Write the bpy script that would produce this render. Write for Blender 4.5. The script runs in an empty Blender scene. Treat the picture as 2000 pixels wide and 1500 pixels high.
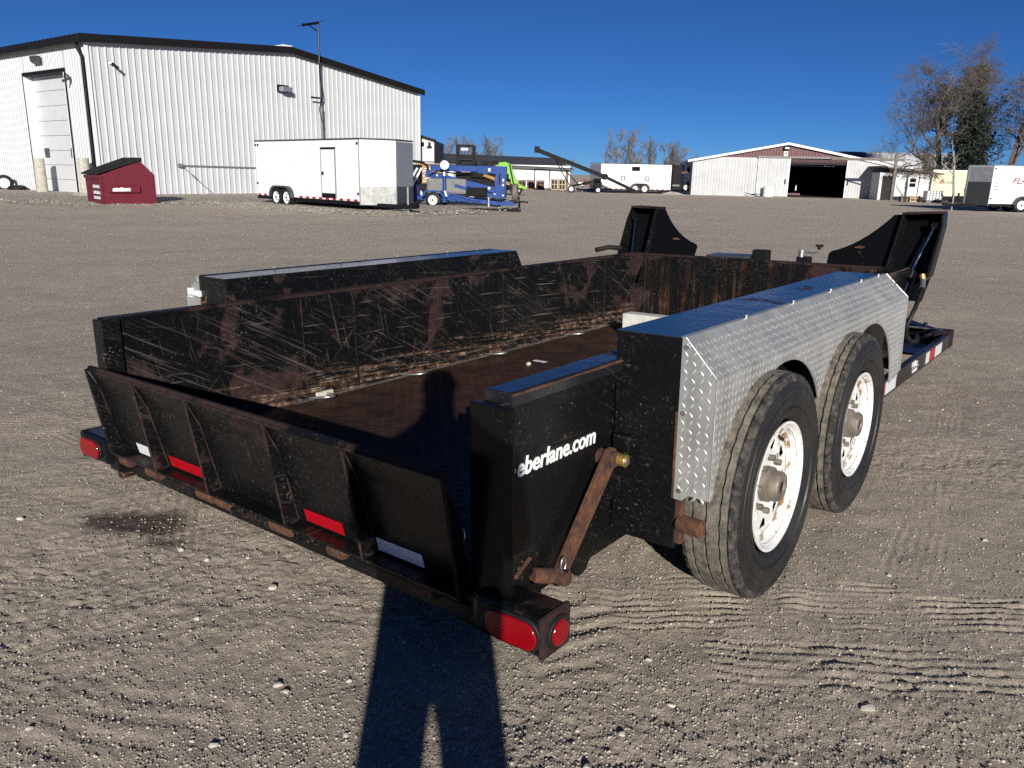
import bpy, bmesh, math, random
import numpy as np
from mathutils import Matrix, Vector, Euler

R = math.radians
random.seed(7); rng = np.random.default_rng(7)
scene = bpy.context.scene
col = scene.collection

# ---------------------------------------------------------------- camera
PITCH, ROLL, CAM_H, FPX = 0.2605, 0.0218, 1.3776, 1545.3
cd = bpy.data.cameras.new('camera'); cam = bpy.data.objects.new('camera', cd); col.objects.link(cam)
cd.sensor_width = 36.0; cd.sensor_fit = 'HORIZONTAL'; cd.lens = FPX/2000*36; cd.clip_start = 0.05; cd.clip_end = 3000
fw = Vector((0, math.cos(PITCH), -math.sin(PITCH))); dn = Vector((0, -math.sin(PITCH), -math.cos(PITCH))); xx = Vector((1, 0, 0))
rt = xx*math.cos(ROLL) - dn*math.sin(ROLL); dn2 = xx*math.sin(ROLL) + dn*math.cos(ROLL)
m = Matrix((rt, -dn2, -fw)).transposed().to_4x4(); m.translation = (0, 0, CAM_H)
cam.matrix_world = m
scene.camera = cam

# ---------------------------------------------------------------- sky, sun, exposure
SUN_EL, SUN_AZ = R(18.0), R(-5.0)          # shadows run away from the camera, a little to the left
wld = bpy.data.worlds.new('World'); scene.world = wld; wld.use_nodes = True
wn = wld.node_tree.nodes; bg = wn['Background']
sky = wn.new('ShaderNodeTexSky'); sky.sky_type = 'NISHITA'; sky.sun_disc = False
sky.sun_elevation = SUN_EL; sky.sun_rotation = R(180) + SUN_AZ
sky.altitude = 5000; sky.air_density = 1.0; sky.dust_density = 0.25; sky.ozone_density = 10.0
wld.node_tree.links.new(sky.outputs[0], bg.inputs[0]); bg.inputs[1].default_value = 0.056
sl = bpy.data.lights.new('sun', 'SUN'); sl.energy = 5.0; sl.angle = R(0.5); sl.color = (1.0, 0.95, 0.87)
sun = bpy.data.objects.new('sun', sl); col.objects.link(sun)
ld = Vector((math.sin(SUN_AZ)*math.cos(SUN_EL), math.cos(SUN_AZ)*math.cos(SUN_EL), -math.sin(SUN_EL)))
sun.rotation_euler = ld.to_track_quat('-Z', 'Y').to_euler(); sun.location = (3, -20, 12)
scene.view_settings.view_transform = 'Standard'; scene.view_settings.look = 'None'
scene.view_settings.gamma = 1.0; scene.view_settings.exposure = 0.2
scene.render.engine = 'CYCLES'
scene.cycles.use_denoising = False; scene.cycles.max_bounces = 5; scene.cycles.diffuse_bounces = 2; scene.cycles.glossy_bounces = 3; scene.cycles.transmission_bounces = 3

# ---------------------------------------------------------------- material helpers
class NT:
    def __init__(s, name):
        s.m = bpy.data.materials.new(name); s.m.use_nodes = True; s.t = s.m.node_tree
        s.b = s.t.nodes['Principled BSDF']; s.tc = None
    def n(s, t, **k):
        x = s.t.nodes.new(t)
        for a, v in k.items(): setattr(x, a, v)
        return x
    def l(s, a, b): s.t.links.new(a, b)
    def co(s, scale=(1, 1, 1), rot=(0, 0, 0), loc=(0, 0, 0)):
        if s.tc is None: s.tc = s.n('ShaderNodeTexCoord')
        src = s.tc.outputs['Object']
        if any(rot):          # turn first, then stretch
            m0 = s.n('ShaderNodeMapping'); s.l(src, m0.inputs[0]); m0.inputs['Rotation'].default_value = rot; src = m0.outputs[0]
        mp = s.n('ShaderNodeMapping'); s.l(src, mp.inputs[0])
        mp.inputs['Scale'].default_value = scale; mp.inputs['Location'].default_value = loc
        return mp.outputs[0]
    def noise(s, vec, scale=5, detail=3, rough=.55, dist=0.0):
        x = s.n('ShaderNodeTexNoise'); s.l(vec, x.inputs['Vector'])
        x.inputs['Scale'].default_value = scale; x.inputs['Detail'].default_value = detail
        x.inputs['Roughness'].default_value = rough; x.inputs['Distortion'].default_value = dist
        return x.outputs[0]
    def vor(s, vec, scale=5, feature='F1'):
        x = s.n('ShaderNodeTexVoronoi', feature=feature); s.l(vec, x.inputs['Vector']); x.inputs['Scale'].default_value = scale
        return x
    def ramp(s, fac, *stops):
        x = s.n('ShaderNodeValToRGB'); s.l(fac, x.inputs[0]); e = x.color_ramp.elements
        for i, (p, c) in enumerate(stops):
            q = e[i] if i < 2 else e.new(p)
            q.position = p; q.color = (c, c, c, 1) if not hasattr(c, '__len__') else (*c, 1)
        return x.outputs[0]
    def mix(s, fac, a, b, mode='MIX'):
        x = s.n('ShaderNodeMix', data_type='RGBA', blend_type=mode)
        for i, v in ((0, fac), (6, a), (7, b)):
            if hasattr(v, 'links') or hasattr(v, 'is_linked'): s.l(v, x.inputs[i])
            elif i == 0: x.inputs[0].default_value = v
            else: x.inputs[i].default_value = (*v, 1)
        return x.outputs[2]
    def math(s, op, a, b=0.0):
        x = s.n('ShaderNodeMath', operation=op)
        for i, v in ((0, a), (1, b)):
            if hasattr(v, 'is_linked'): s.l(v, x.inputs[i])
            else: x.inputs[i].default_value = v
        return x.outputs[0]
    def bump(s, h, strength=.3, dist=.01, prev=None):
        x = s.n('ShaderNodeBump'); s.l(h, x.inputs['Height']); x.inputs['Strength'].default_value = strength; x.inputs['Distance'].default_value = dist
        if prev is not None: s.l(prev, x.inputs['Normal'])
        return x.outputs[0]
    def out(s, color=None, rough=.5, metal=0.0, normal=None, spec=None):
        for k, v in (('Base Color', color), ('Roughness', rough), ('Metallic', metal)):
            if v is None: continue
            if hasattr(v, 'is_linked'): s.l(v, s.b.inputs[k])
            else: s.b.inputs[k].default_value = (*v, 1) if hasattr(v, '__len__') else v
        if normal is not None: s.l(normal, s.b.inputs['Normal'])
        if spec is not None: s.b.inputs['Specular IOR Level'].default_value = spec
        return s.m

def mk(name, c, rough=.5, metal=0.0, var=.15, vs=6, bump=0.0, bs=90, dirt=None, da=.5, ds=2.5, spec=None):
    t = NT(name); v = t.co()
    f = t.noise(v, vs, 4)
    k1 = tuple(max(0, x*(1-var)) for x in c); k2 = tuple(min(1, x*(1+var)) for x in c)
    cc = t.mix(t.ramp(f, (.3, 0.0), (.7, 1.0)), k1, k2)
    if dirt is not None:
        d = t.ramp(t.noise(v, ds, 8, .68), (.5, 0.0), (.72, 1.0))
        cc = t.mix(t.math('MULTIPLY', d, da), cc, dirt)
    r = t.ramp(t.noise(v, vs*2.3, 3), (.3, max(.03, rough-.1)), (.7, min(1, rough+.1)))
    nm = t.bump(t.noise(v, bs, 3), bump, .004) if bump else None
    return t.out(cc, r, metal, nm, spec)

def rusty_black(name, rust=.5, scratch=.3, speck=.4, streak=0.0, base=(.004, .0045, .005), rough=.42, orange=.3, low=None, spec=.22):
    """black gloss paint with brown rust patches, stone-chip specks, scratches along the side and runs of rust"""
    t = NT(name); v = t.co()
    c = base
    n1 = t.noise(v, 2.2, 8, .66, .6)
    pm = t.ramp(n1, (.63-.16*rust, 0.0), (.66-.14*rust, 1.0))
    rc = t.ramp(t.noise(v, 26, 6, .7), (.25, (.016, .009, .009)), (.58, (.042, .021, .020)), (.85, (.14, .06, .026)))
    cc = t.mix(t.math('MULTIPLY', pm, .85), c, rc)
    # stone chips
    sp = t.ramp(t.noise(v, 85, 2, .5), (.66, 0.0), (.70, 1.0))
    spm = t.math('MULTIPLY', sp, t.ramp(t.noise(v, 3.6, 5, .65), (.48, 0.0), (.64, 1.0)))
    cc = t.mix(t.math('MULTIPLY', spm, speck), cc, (.30, .27, .25))
    dm = t.ramp(t.noise(v, 48, 5, .72), (.50, 0.0), (.64, 1.0)); dm = t.math('MULTIPLY', dm, t.ramp(t.noise(v, 2.4, 3), (.36, .25), (.62, 1.0)))
    cc = t.mix(t.math('MULTIPLY', dm, min(1, speck*1.1)), cc, (.026, .024, .023))
    if scratch:
        for i, (rx, sc, th, colr, dist) in enumerate(((.50, (60, 2.1, 100), .60, (.10, .085, .08), .05), (.58, (50, 1.4, 80), .62, (.055, .036, .034), .1), (-.75, (45, 1.6, 60), .665, (.085, .06, .052), .1),
                                   (.04, (70, 1.8, 75), .64, (.20, .165, .145), .15), (1.35, (40, 3.0, 80), .645, (.10, .082, .075), .1), (.2, (26, 3.0, 30), .665, (.13, .10, .085), 1.6), (-.3, (18, 2.6, 24), .67, (.10, .065, .05), 2.2))):
            vv = t.co(sc, (rx, 0, 0), (i*3.7, i*1.3, 0))
            s_ = t.ramp(t.noise(vv, 1.0, 3, .6, dist), (th, 0.0), (th+.03, 1.0))
            s_ = t.math('MULTIPLY', s_, t.ramp(t.noise(v, 1.7+.35*i, 2), (.40, 0.0), (.54, 1.0)))
            cc = t.mix(t.math('MULTIPLY', s_, scratch), cc, colr)
    if streak:
        vv = t.co((26, 26, 1.1)); s_ = t.ramp(t.noise(vv, 1.0, 5, .65), (.5, 0.0), (.68, 1.0))
        big = t.ramp(t.noise(v, 1.7, 2), (.35, .15), (.62, 1.0))
        s_ = t.math('MULTIPLY', s_, big)
        cc = t.mix(t.math('MULTIPLY', s_, streak), cc, t.ramp(t.noise(v, 9, 3), (.35, (.06, .022, .015)), (.55, (.22, .08, .03)), (.75, (.34, .27, .22))))
    if low is not None:      # band of wear: bare, dented metal along the foot of a wall, where the loads rub
        z = t.n('ShaderNodeSeparateXYZ'); t.l(t.tc.outputs['Object'], z.inputs[0])
        zz = t.math('SUBTRACT', low, z.outputs[2])
        zm = t.ramp(t.math('ADD', t.math('MULTIPLY', zz, 4.0), t.noise(v, 3, 3)), (.55, 0.0), (.85, 1.0))
        vv = t.co((30, 2.2, 55), (.05, 0, 0)); s_ = t.ramp(t.noise(vv, 1.0, 6, .7, .4), (.5, 0.0), (.57, 1.0))
        cc = t.mix(t.math('MULTIPLY', t.math('MULTIPLY', s_, zm), .65), cc, t.ramp(t.noise(v, 30, 4), (.3, (.05, .03, .025)), (.5, (.17, .085, .045)), (.72, (.5, .44, .38))))
    rr = t.math('ADD', t.math('MULTIPLY', pm, .35), rough)
    nm = t.bump(t.noise(v, 160, 3), .12, .003, t.bump(t.noise(v, 7, 2), .12, .02))
    return t.out(cc, rr, 0.0, nm, spec)

M = {}
M['black_wall'] = rusty_black('worn_black_wall_paint', .60, .55, .5, 0.0, low=.45)
M['black_front'] = rusty_black('rust_streaked_black_paint', .45, .2, .6, .62)
M['black'] = rusty_black('chipped_black_paint', .36, .12, .45, rough=.36, spec=.3)
M['black_gate'] = rusty_black('rusted_gate_paint', .40, .15, .40, rough=.36, spec=.3)
M['black_clean'] = rusty_black('black_gloss_paint', .05, .0, .10, rough=.22)
M['fender_top'] = rusty_black('dusty_gloss_black_paint', .10, .25, .15, rough=.22, base=(.012, .013, .016), spec=.6)
def _rust():
    t = NT('flaking_brown_rust'); v = t.co()
    c = t.ramp(t.noise(v, 34, 8, .75), (.28, (.022, .012, .010)), (.45, (.085, .036, .022)), (.60, (.15, .062, .028)), (.76, (.30, .135, .045)))
    c = t.mix(t.ramp(t.noise(v, 9, 4, .6), (.52, 0.0), (.66, .8)), c, (.035, .018, .016))
    return t.out(c, .9, 0, t.bump(t.noise(v, 110, 5, .7), .8, .006))
M['rust'] = _rust()
M['rust_edge'] = rusty_black('rust_bitten_black_edge', 1.15, 0, .35, rough=.5)
M['rust_floor'] = mk('rusted_tread_plate', (.030, .012, .007), .62, 0, .6, 9, .3, 120, (.085, .032, .012), .8, 2.0)
M['tread'] = None
def _alu():
    t = NT('diamond_plate_aluminium'); v = t.co()
    f = t.noise(v, 3.0, 6, .65)
    cc = t.mix(t.ramp(f, (.35, 0.0), (.7, 1.0)), (.42, .425, .41), (.60, .60, .575))
    st = t.co((14, 14, 1.5)); d = t.ramp(t.noise(st, 1, 4, .6), (.5, 0.0), (.75, 1.0))
    cc = t.mix(t.math('MULTIPLY', d, .6), cc, (.27, .26, .235))
    return t.out(cc, t.ramp(t.noise(v, 12, 4), (.3, .40), (.7, .58)), .55, t.bump(t.noise(v, 70, 3), .1, .002))
M['alu'] = _alu()
M['alu_edge'] = mk('bare_aluminium_edge', (.72, .72, .70), .35, .9, .1)
def _tyre():
    t = NT('dusty_tyre_rubber'); v = t.co()
    d = t.ramp(t.noise(v, 5, 6, .7), (.4, 0.0), (.72, 1.0))
    cc = t.mix(d, (.011, .011, .012), (.034, .032, .029))
    return t.out(cc, t.ramp(t.noise(v, 18, 3), (.3, .42), (.7, .62)), 0, t.bump(t.noise(v, 240, 2), .15, .002))
M['tyre'] = _tyre()
def _tread():
    t = NT('muddy_tyre_tread'); v = t.co()
    d = t.ramp(t.noise(v, 26, 8, .78), (.36, 0.0), (.58, 1.0))
    cc = t.mix(d, (.040, .037, .034), (.185, .162, .128))
    return t.out(cc, .9, 0, t.bump(t.noise(v, 120, 4), .6, .004))
M['tread'] = _tread()
def _shoulder():
    t = NT('dirty_tyre_shoulder'); v = t.co(); d = t.ramp(t.noise(v, 30, 8, .8), (.45, 0.0), (.66, 1.0))
    return t.out(t.mix(d, (.018, .017, .017), (.12, .105, .085)), .85, 0, t.bump(t.noise(v, 130, 4), .6, .004))
M['shoulder'] = _shoulder()
def _rim():
    t = NT('chipped_white_rim_paint'); v = t.co()
    cc = t.mix(t.ramp(t.noise(v, 8, 3), (.3, 0.0), (.7, 1.0)), (.70, .69, .66), (.80, .80, .79))
    sp = t.ramp(t.noise(v, 62, 3, .6), (.62, 0.0), (.67, 1.0)); cc = t.mix(t.math('MULTIPLY', sp, .85), cc, (.16, .105, .06))
    rs = t.ramp(t.noise(v, 9, 7, .72, .5), (.60, 0.0), (.68, 1.0)); cc = t.mix(rs, cc, t.ramp(t.noise(v, 60, 3), (.3, (.10, .045, .015)), (.7, (.36, .19, .05))))
    return t.out(cc, .42, 0, t.bump(t.noise(v, 60, 3), .1, .002))
M['rim'] = _rim()
M['hub'] = mk('greasy_hub_metal', (.22, .19, .155), .6, .4, .35, 14, .3, 90, (.07, .05, .035), .7, 10)
M['alu_lug'] = mk('polished_tread_lugs', (.66, .66, .63), .42, .6, .12, 8)
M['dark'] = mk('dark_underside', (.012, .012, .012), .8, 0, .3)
M['rubber'] = mk('black_rubber', (.010, .010, .010), .6, 0, .25, 8, .1, 60, (.05, .045, .04), .5, 6, .3)
M['rim_rust'] = None
def _rr():
    t = NT('rust_ring_on_white_rim'); v = t.co(); f = t.ramp(t.noise(v, 11, 7, .72), (.46, 0.0), (.56, 1.0))
    return t.out(t.mix(f, (.74, .73, .70), t.ramp(t.noise(v, 50, 4), (.3, (.10, .045, .015)), (.7, (.36, .20, .06)))), .6)
M['rim_rust'] = _rr()
M['chrome'] = mk('chrome_rod', (.75, .78, .82), .12, 1.0, .03)
M['steel'] = mk('zinc_steel', (.55, .54, .52), .4, .9, .2, 20)
M['brass'] = mk('zinc_yellow_brass', (.55, .36, .12), .45, .8, .25, 30)
def lens(name, c):
    t = NT(name); v = t.co(); w = t.vor(v, 160)
    return t.out(t.mix(t.ramp(w.outputs['Distance'], (0, 0.0), (.6, 1.0)), c, tuple(x*.75 for x in c)), .12, 0, t.bump(w.outputs['Distance'], .15, .002))
M['red_lens'] = lens('red_lamp_lens', (.30, .003, .008))
def tape(name, c):
    t = NT(name); v = t.co((1, 1, 1)); w = t.n('ShaderNodeTexWave', bands_direction='Z'); t.l(v, w.inputs[0]); w.inputs['Scale'].default_value = 40
    return t.out(t.mix(t.ramp(w.outputs['Fac'], (.45, 0.0), (.55, 1.0)), c, tuple(x*.82 for x in c)), .25)
M['red_tape'] = tape('red_reflective_tape', (.46, .006, .014)); M['white_tape'] = tape('white_reflective_tape', (.82, .84, .84))
M['letter'] = mk('white_vinyl_lettering', (.85, .86, .86), .4, 0, .03)
M['letter_dark'] = mk('maroon_vinyl_lettering', (.20, .015, .03), .4, 0, .05)
M['letter_black'] = mk('black_vinyl_lettering', (.02, .02, .02), .4, 0, .05)
M['white'] = mk('white_painted_metal', (.76, .77, .78), .42, 0, .035, 1.2, 0, 50, (.60, .60, .58), .25, 1.0)
M['white_clean'] = mk('white_trailer_skin', (.86, .87, .88), .3, 0, .02, 1.5, .03, 3, (.66, .67, .68), .25, 1.2)
M['siding'] = mk('white_ribbed_siding', (.57, .585, .60), .45, 0, .05, .8, 0, 50, (.52, .53, .53), .35, .7)
M['siding_barn'] = mk('weathered_white_barn_sheet', (.47, .48, .485), .55, 0, .08, 1.2, 0, 50, (.36, .36, .35), .5, .8)
M['door_white'] = mk('white_door_enamel', (.60, .61, .62), .4, 0, .03, 1.0, 0, 50, (.48, .48, .47), .3, 1.1)
M['trim'] = mk('black_roof_trim', (.009, .009, .010), .6, 0, .2, spec=.2)
M['roof_dark'] = mk('charcoal_roof_sheet', (.06, .062, .066), .6, 0, .15, 1)
M['silver'] = mk('silver_trim_sheet', (.45, .46, .48), .32, .7, .06, 2)
M['charcoal'] = mk('charcoal_panel', (.055, .06, .065), .35, .2, .1, 2)
M['grey'] = mk('grey_plastic', (.18, .18, .18), .6, 0, .15)
M['glass'] = mk('dark_window_glass', (.008, .009, .011), .08, 0, .2, spec=.25)
M['maroon'] = mk('maroon_sheet_metal', (.10, .022, .028), .5, 0, .2, 3)
M['dump'] = mk('dark_red_dumpster_paint', (.13, .007, .020), .55, 0, .2, 3, .05, 30, (.06, .014, .016), .6, 3)
M['blue'] = mk('blue_machine_paint', (.007, .050, .24), .42, 0, .3, 4, 0, 50, (.012, .03, .08), .7, 4)
M['yellow'] = mk('yellow_machine_paint', (.32, .16, .02), .45, 0, .25, 4, 0, 50, (.12, .07, .02), .7, 5)
M['green'] = mk('lime_machine_paint', (.15, .40, .015), .4, 0, .12, 4)
M['machine'] = mk('black_machine_paint', (.008, .008, .009), .6, 0, .3, 5, spec=.15)
M['wood'] = mk('weathered_pale_wood', (.40, .30, .19), .8, 0, .3, 8, .3, 30)
M['wood_red'] = mk('red_brown_wood', (.20, .075, .05), .8, 0, .35, 8, .3, 30)
M['wood_grey'] = mk('grey_weathered_wood', (.16, .14, .12), .85, 0, .3, 6, .4, 30)
M['concrete'] = mk('pale_concrete', (.46, .44, .37), .9, 0, .25, 9, .5, 40, (.20, .18, .14), .7, 6)
M['cream'] = mk('cream_siding', (.66, .64, .42), .55, 0, .06, 2)
M['stucco'] = mk('whitewashed_stucco', (.62, .62, .61), .85, 0, .15, 5, .5, 20, (.30, .29, .28), .7, 3)
M['plastic_white'] = mk('translucent_white_plastic', (.74, .77, .80), .35, 0, .06)
M['stone'] = mk('pale_gravel_stone', (.44, .41, .355), .85, 0, .35, 25, .3, 90)
M['pebble'] = mk('mixed_pebble', (.36, .33, .29), .85, 0, .5, 6, .3, 90)
M['bark'] = mk('grey_bark', (.125, .105, .09), .9, 0, .35, 5, .5, 25)
M['bark_pale'] = mk('pale_bark', (.30, .275, .24), .9, 0, .3, 5, .5, 25)
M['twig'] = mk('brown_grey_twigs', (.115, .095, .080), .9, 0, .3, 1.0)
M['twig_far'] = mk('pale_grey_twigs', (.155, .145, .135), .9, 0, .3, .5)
M['needles'] = mk('dark_spruce_needles', (.012, .022, .014), .7, 0, .45, 1.6)
def leafmat(name, *cs):
    t = NT(name); v = t.co(); n = t.noise(v, 1.6, 5, .8)
    st = [(.3+.4*i/(len(cs)-1), c) for i, c in enumerate(cs)]
    return t.out(t.ramp(n, *st), .75)
M['dead_leaf'] = leafmat('dry_brown_leaves', (.055, .038, .02), (.10, .06, .028), (.075, .065, .03), (.16, .09, .035))
M['cloth'] = mk('dark_jacket_cloth', (.03, .035, .05), .9, 0, .2)
M['skin'] = mk('skin', (.5, .3, .22), .55, 0, .08)

# ---------------------------------------------------------------- mesh helpers
class MB:
    def __init__(s): s.v = []; s.f = []
    def add(s, vs, fs):
        o = len(s.v); s.v += [tuple(p) for p in vs]; s.f += [tuple(o+i for i in q) for q in fs]; return s
    def box(s, x0, x1, y0, y1, z0, z1):
        return s.add([(x, y, z) for z in (z0, z1) for y in (y0, y1) for x in (x0, x1)],
                     [(0, 2, 3, 1), (4, 5, 7, 6), (0, 1, 5, 4), (2, 6, 7, 3), (0, 4, 6, 2), (1, 3, 7, 5)])
    def prism(s, pts, axis, a0, a1):
        f = {'x': lambda p, a: (a, p[0], p[1]), 'y': lambda p, a: (p[0], a, p[1]), 'z': lambda p, a: (p[0], p[1], a)}[axis]
        n = len(pts)
        return s.add([f(p, a0) for p in pts]+[f(p, a1) for p in pts],
                     [tuple(range(n-1, -1, -1)), tuple(range(n, 2*n))]+[(i, (i+1) % n, n+(i+1) % n, n+i) for i in range(n)])
    def cyl(s, p0, p1, r0, r1=None, n=12, caps=True):
        p0 = Vector(p0); p1 = Vector(p1); r1 = r0 if r1 is None else r1
        d = (p1-p0).normalized(); a = d.orthogonal().normalized(); b = d.cross(a)
        ring = lambda p, r: [p+(a*math.cos(2*math.pi*i/n)+b*math.sin(2*math.pi*i/n))*r for i in range(n)]
        fs = [(i, (i+1) % n, n+(i+1) % n, n+i) for i in range(n)]
        if caps: fs += [tuple(range(n-1, -1, -1)), tuple(range(n, 2*n))]
        return s.add(ring(p0, r0)+ring(p1, r1), fs)
    def tube(s, pts, r, n=8, caps=True):
        pts = [Vector(p) for p in pts]; rr = r if hasattr(r, '__len__') else [r]*len(pts); vs = []; a = None
        for i, p in enumerate(pts):
            d = (pts[min(i+1, len(pts)-1)]-pts[max(i-1, 0)]).normalized()
            a = d.orthogonal().normalized() if a is None else (a-d*a.dot(d)).normalized()
            b = d.cross(a); vs += [p+(a*math.cos(2*math.pi*k/n)+b*math.sin(2*math.pi*k/n))*rr[i] for k in range(n)]
        fs = [(i*n+k, i*n+(k+1) % n, (i+1)*n+(k+1) % n, (i+1)*n+k) for i in range(len(pts)-1) for k in range(n)]
        if caps: fs += [tuple(range(n-1, -1, -1)), tuple(range((len(pts)-1)*n, len(pts)*n))]
        return s.add(vs, fs)
    def lathe(s, prof, c, axis='x', n=32, closed=False):
        """prof: (along, radius) pairs round the given axis through c"""
        vs = []
        for (a, r) in prof:
            for k in range(n):
                t = 2*math.pi*k/n; q = {'x': (a, r*math.cos(t), r*math.sin(t)), 'y': (r*math.sin(t), a, r*math.cos(t)), 'z': (r*math.cos(t), r*math.sin(t), a)}[axis]
                vs.append((c[0]+q[0], c[1]+q[1], c[2]+q[2]))
        m_ = len(prof); J = range(m_ if closed else m_-1)
        return s.add(vs, [(j*n+k, j*n+(k+1) % n, ((j+1) % m_)*n+(k+1) % n, ((j+1) % m_)*n+k) for j in J for k in range(n)])
    def bar(s, p0, p1, w, h, up=(0, 0, 1)):
        p0 = Vector(p0); p1 = Vector(p1); d = (p1-p0).normalized(); sd = d.cross(Vector(up)).normalized()*w/2; u = sd.cross(d).normalized()*h/2
        q = [p+a*sd+b*u for p in (p0, p1) for b in (-1, 1) for a in (-1, 1)]
        return s.add(q, [(0, 2, 3, 1), (4, 5, 7, 6), (0, 1, 5, 4), (2, 6, 7, 3), (0, 4, 6, 2), (1, 3, 7, 5)])
    def build(s, name, mat, parent=None, smooth=None, bevel=0, fix=True, loc=None, rotz=None):
        me = bpy.data.meshes.new(name); me.from_pydata(s.v, [], s.f)
        if fix:
            bm = bmesh.new(); bm.from_mesh(me); bmesh.ops.recalc_face_normals(bm, faces=bm.faces); bm.to_mesh(me); bm.free()
        return link(me, name, mat, parent, smooth, bevel, loc, rotz)

def link(me, name, mat, parent=None, smooth=None, bevel=0, loc=None, rotz=None):
    me.materials.append(M[mat] if isinstance(mat, str) else mat)
    if smooth is not None:
        me.polygons.foreach_set('use_smooth', [True]*len(me.polygons)); me.set_sharp_from_angle(angle=R(smooth))
    o = bpy.data.objects.new(name, me); col.objects.link(o)
    if parent is not None: o.parent = parent
    if loc is not None: o.location = loc
    if rotz is not None: o.rotation_euler = (0, 0, rotz)
    if bevel:
        b = o.modifiers.new('bevel', 'BEVEL'); b.width = bevel; b.segments = 2; b.limit_method = 'ANGLE'; b.angle_limit = R(40)
    return o
def BX(name, mat, parent, x0, x1, y0, y1, z0, z1, bevel=0): return MB().box(x0, x1, y0, y1, z0, z1).build(name, mat, parent, bevel=bevel)
def tag(o, label, cat, group=None, kind=None):
    if label: o['label'] = label
    if cat: o['category'] = cat
    if group: o['group'] = group
    if kind: o['kind'] = kind
    return o
def thing(name, label, cat, loc=(0, 0, 0), rotz=0.0, group=None):
    o = bpy.data.objects.new(name, None); col.objects.link(o); o.location = loc; o.rotation_euler = (0, 0, rotz); o.empty_display_size = .2
    return tag(o, label, cat, group)
def part(name, parent, loc=(0, 0, 0), rot=(0, 0, 0)):
    o = bpy.data.objects.new(name, None); col.objects.link(o); o.parent = parent; o.location = loc; o.rotation_euler = rot; o.empty_display_size = .1
    return o
def copy_tree(o, parent=None):
    c = o.copy(); col.objects.link(c); c.parent = parent
    for ch in list(o.children): copy_tree(ch, c)
    return c
def text_mesh(s, name, mat, parent, mw, size=1.0, sx=1.0, off=0.0, shear=0.0, align='LEFT', extrude=.001, fit=None):
    cu = bpy.data.curves.new(name, 'FONT'); cu.body = s; cu.size = size; cu.offset = off; cu.shear = shear; cu.extrude = extrude; cu.align_x = align; cu.resolution_u = 3
    t = bpy.data.objects.new(name, cu); col.objects.link(t); bpy.context.view_layer.update()
    me = bpy.data.meshes.new_from_object(t.evaluated_get(bpy.context.evaluated_depsgraph_get())); bpy.data.objects.remove(t)
    if fit:
        a = np.array([v.co[:] for v in me.vertices]); lo = a.min(0); hi = a.max(0)
        me.transform(Matrix.Diagonal((fit[0]/(hi[0]-lo[0]), fit[1]/(hi[1]-lo[1]), 1, 1)) @ Matrix.Translation((-lo[0], -lo[1], 0)))
    me.transform(mw @ Matrix.Diagonal((sx, 1, 1, 1))); me.materials.clear()
    return link(me, name, mat, parent)
def frame(o, x, y, z=None):
    """matrix with given origin and x / y directions"""
    x = Vector(x).normalized(); y = Vector(y).normalized(); z = x.cross(y)
    m_ = Matrix((x, y, z)).transposed().to_4x4(); m_.translation = o; return m_

# ---------------------------------------------------------------- ground
_T = {k: np.random.default_rng(k).random((256, 256)) for k in range(8)}
def vn(x, y, s, k=0):
    x = x*s; y = y*s; xi = np.floor(x).astype(int); yi = np.floor(y).astype(int); fx = x-xi; fy = y-yi
    fx = fx*fx*(3-2*fx); fy = fy*fy*(3-2*fy); t = _T[k]; a = lambda i, j: t[(xi+i) & 255, (yi+j) & 255]
    return (a(0, 0)*(1-fx)+a(1, 0)*fx)*(1-fy)+(a(0, 1)*(1-fx)+a(1, 1)*fx)*fy - .5
# wheel tracks pressed into the dirt: polyline, width, rib pitch, depth, chevron lugs
TRACKS = [
    ([(-6, 2.52), (-1.71, 2.40), (-.48, 2.28), (.86, 2.36), (2.2, 2.32), (6, 2.2)], .13, .036, .0058, 0),
    ([(-6, 2.75), (-1.84, 2.60), (-.72, 2.52), (-.1, 2.50), (.8, 2.46)], .13, .035, .005, 0),
    ([(-6, 4.1), (-2.3, 4.05), (-1.6, 3.55), (-1.45, 3.1)], .2, .035, .006, 0),
    ([(-2.6, 2.7), (-1.46, 2.02), (-1.05, 1.83), (-.75, 1.55), (-.5, 1.1)], .17, .042, .007, 0),
    ([(.55, 1.0), (.78, 1.5), (.92, 1.9), (1.0, 2.15)], .30, .10, .0045, 1),
    ([(-.15, 1.0), (.15, 1.5), (.30, 2.0), (.36, 2.35)], .22, .10, .006, 1),
    ([(-1.4, 1.15), (-.95, 1.55), (-.72, 1.8), (-.45, 2.05), (-.3, 2.3)], .30, .10, .0045, 1),
    ([(1.75, 3.1), (2.5, 4.4), (3.6, 6.0), (6.5, 9.5)], .12, .034, .0035, 0),
    ([(1.2, 2.05), (2.3, 2.0), (5, 1.8)], .14, .04, .005, 0),
    ([(1.5, 1.3), (1.75, 1.9), (2.2, 2.6), (3.2, 3.6)], .26, .075, .004, 1),
]
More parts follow.
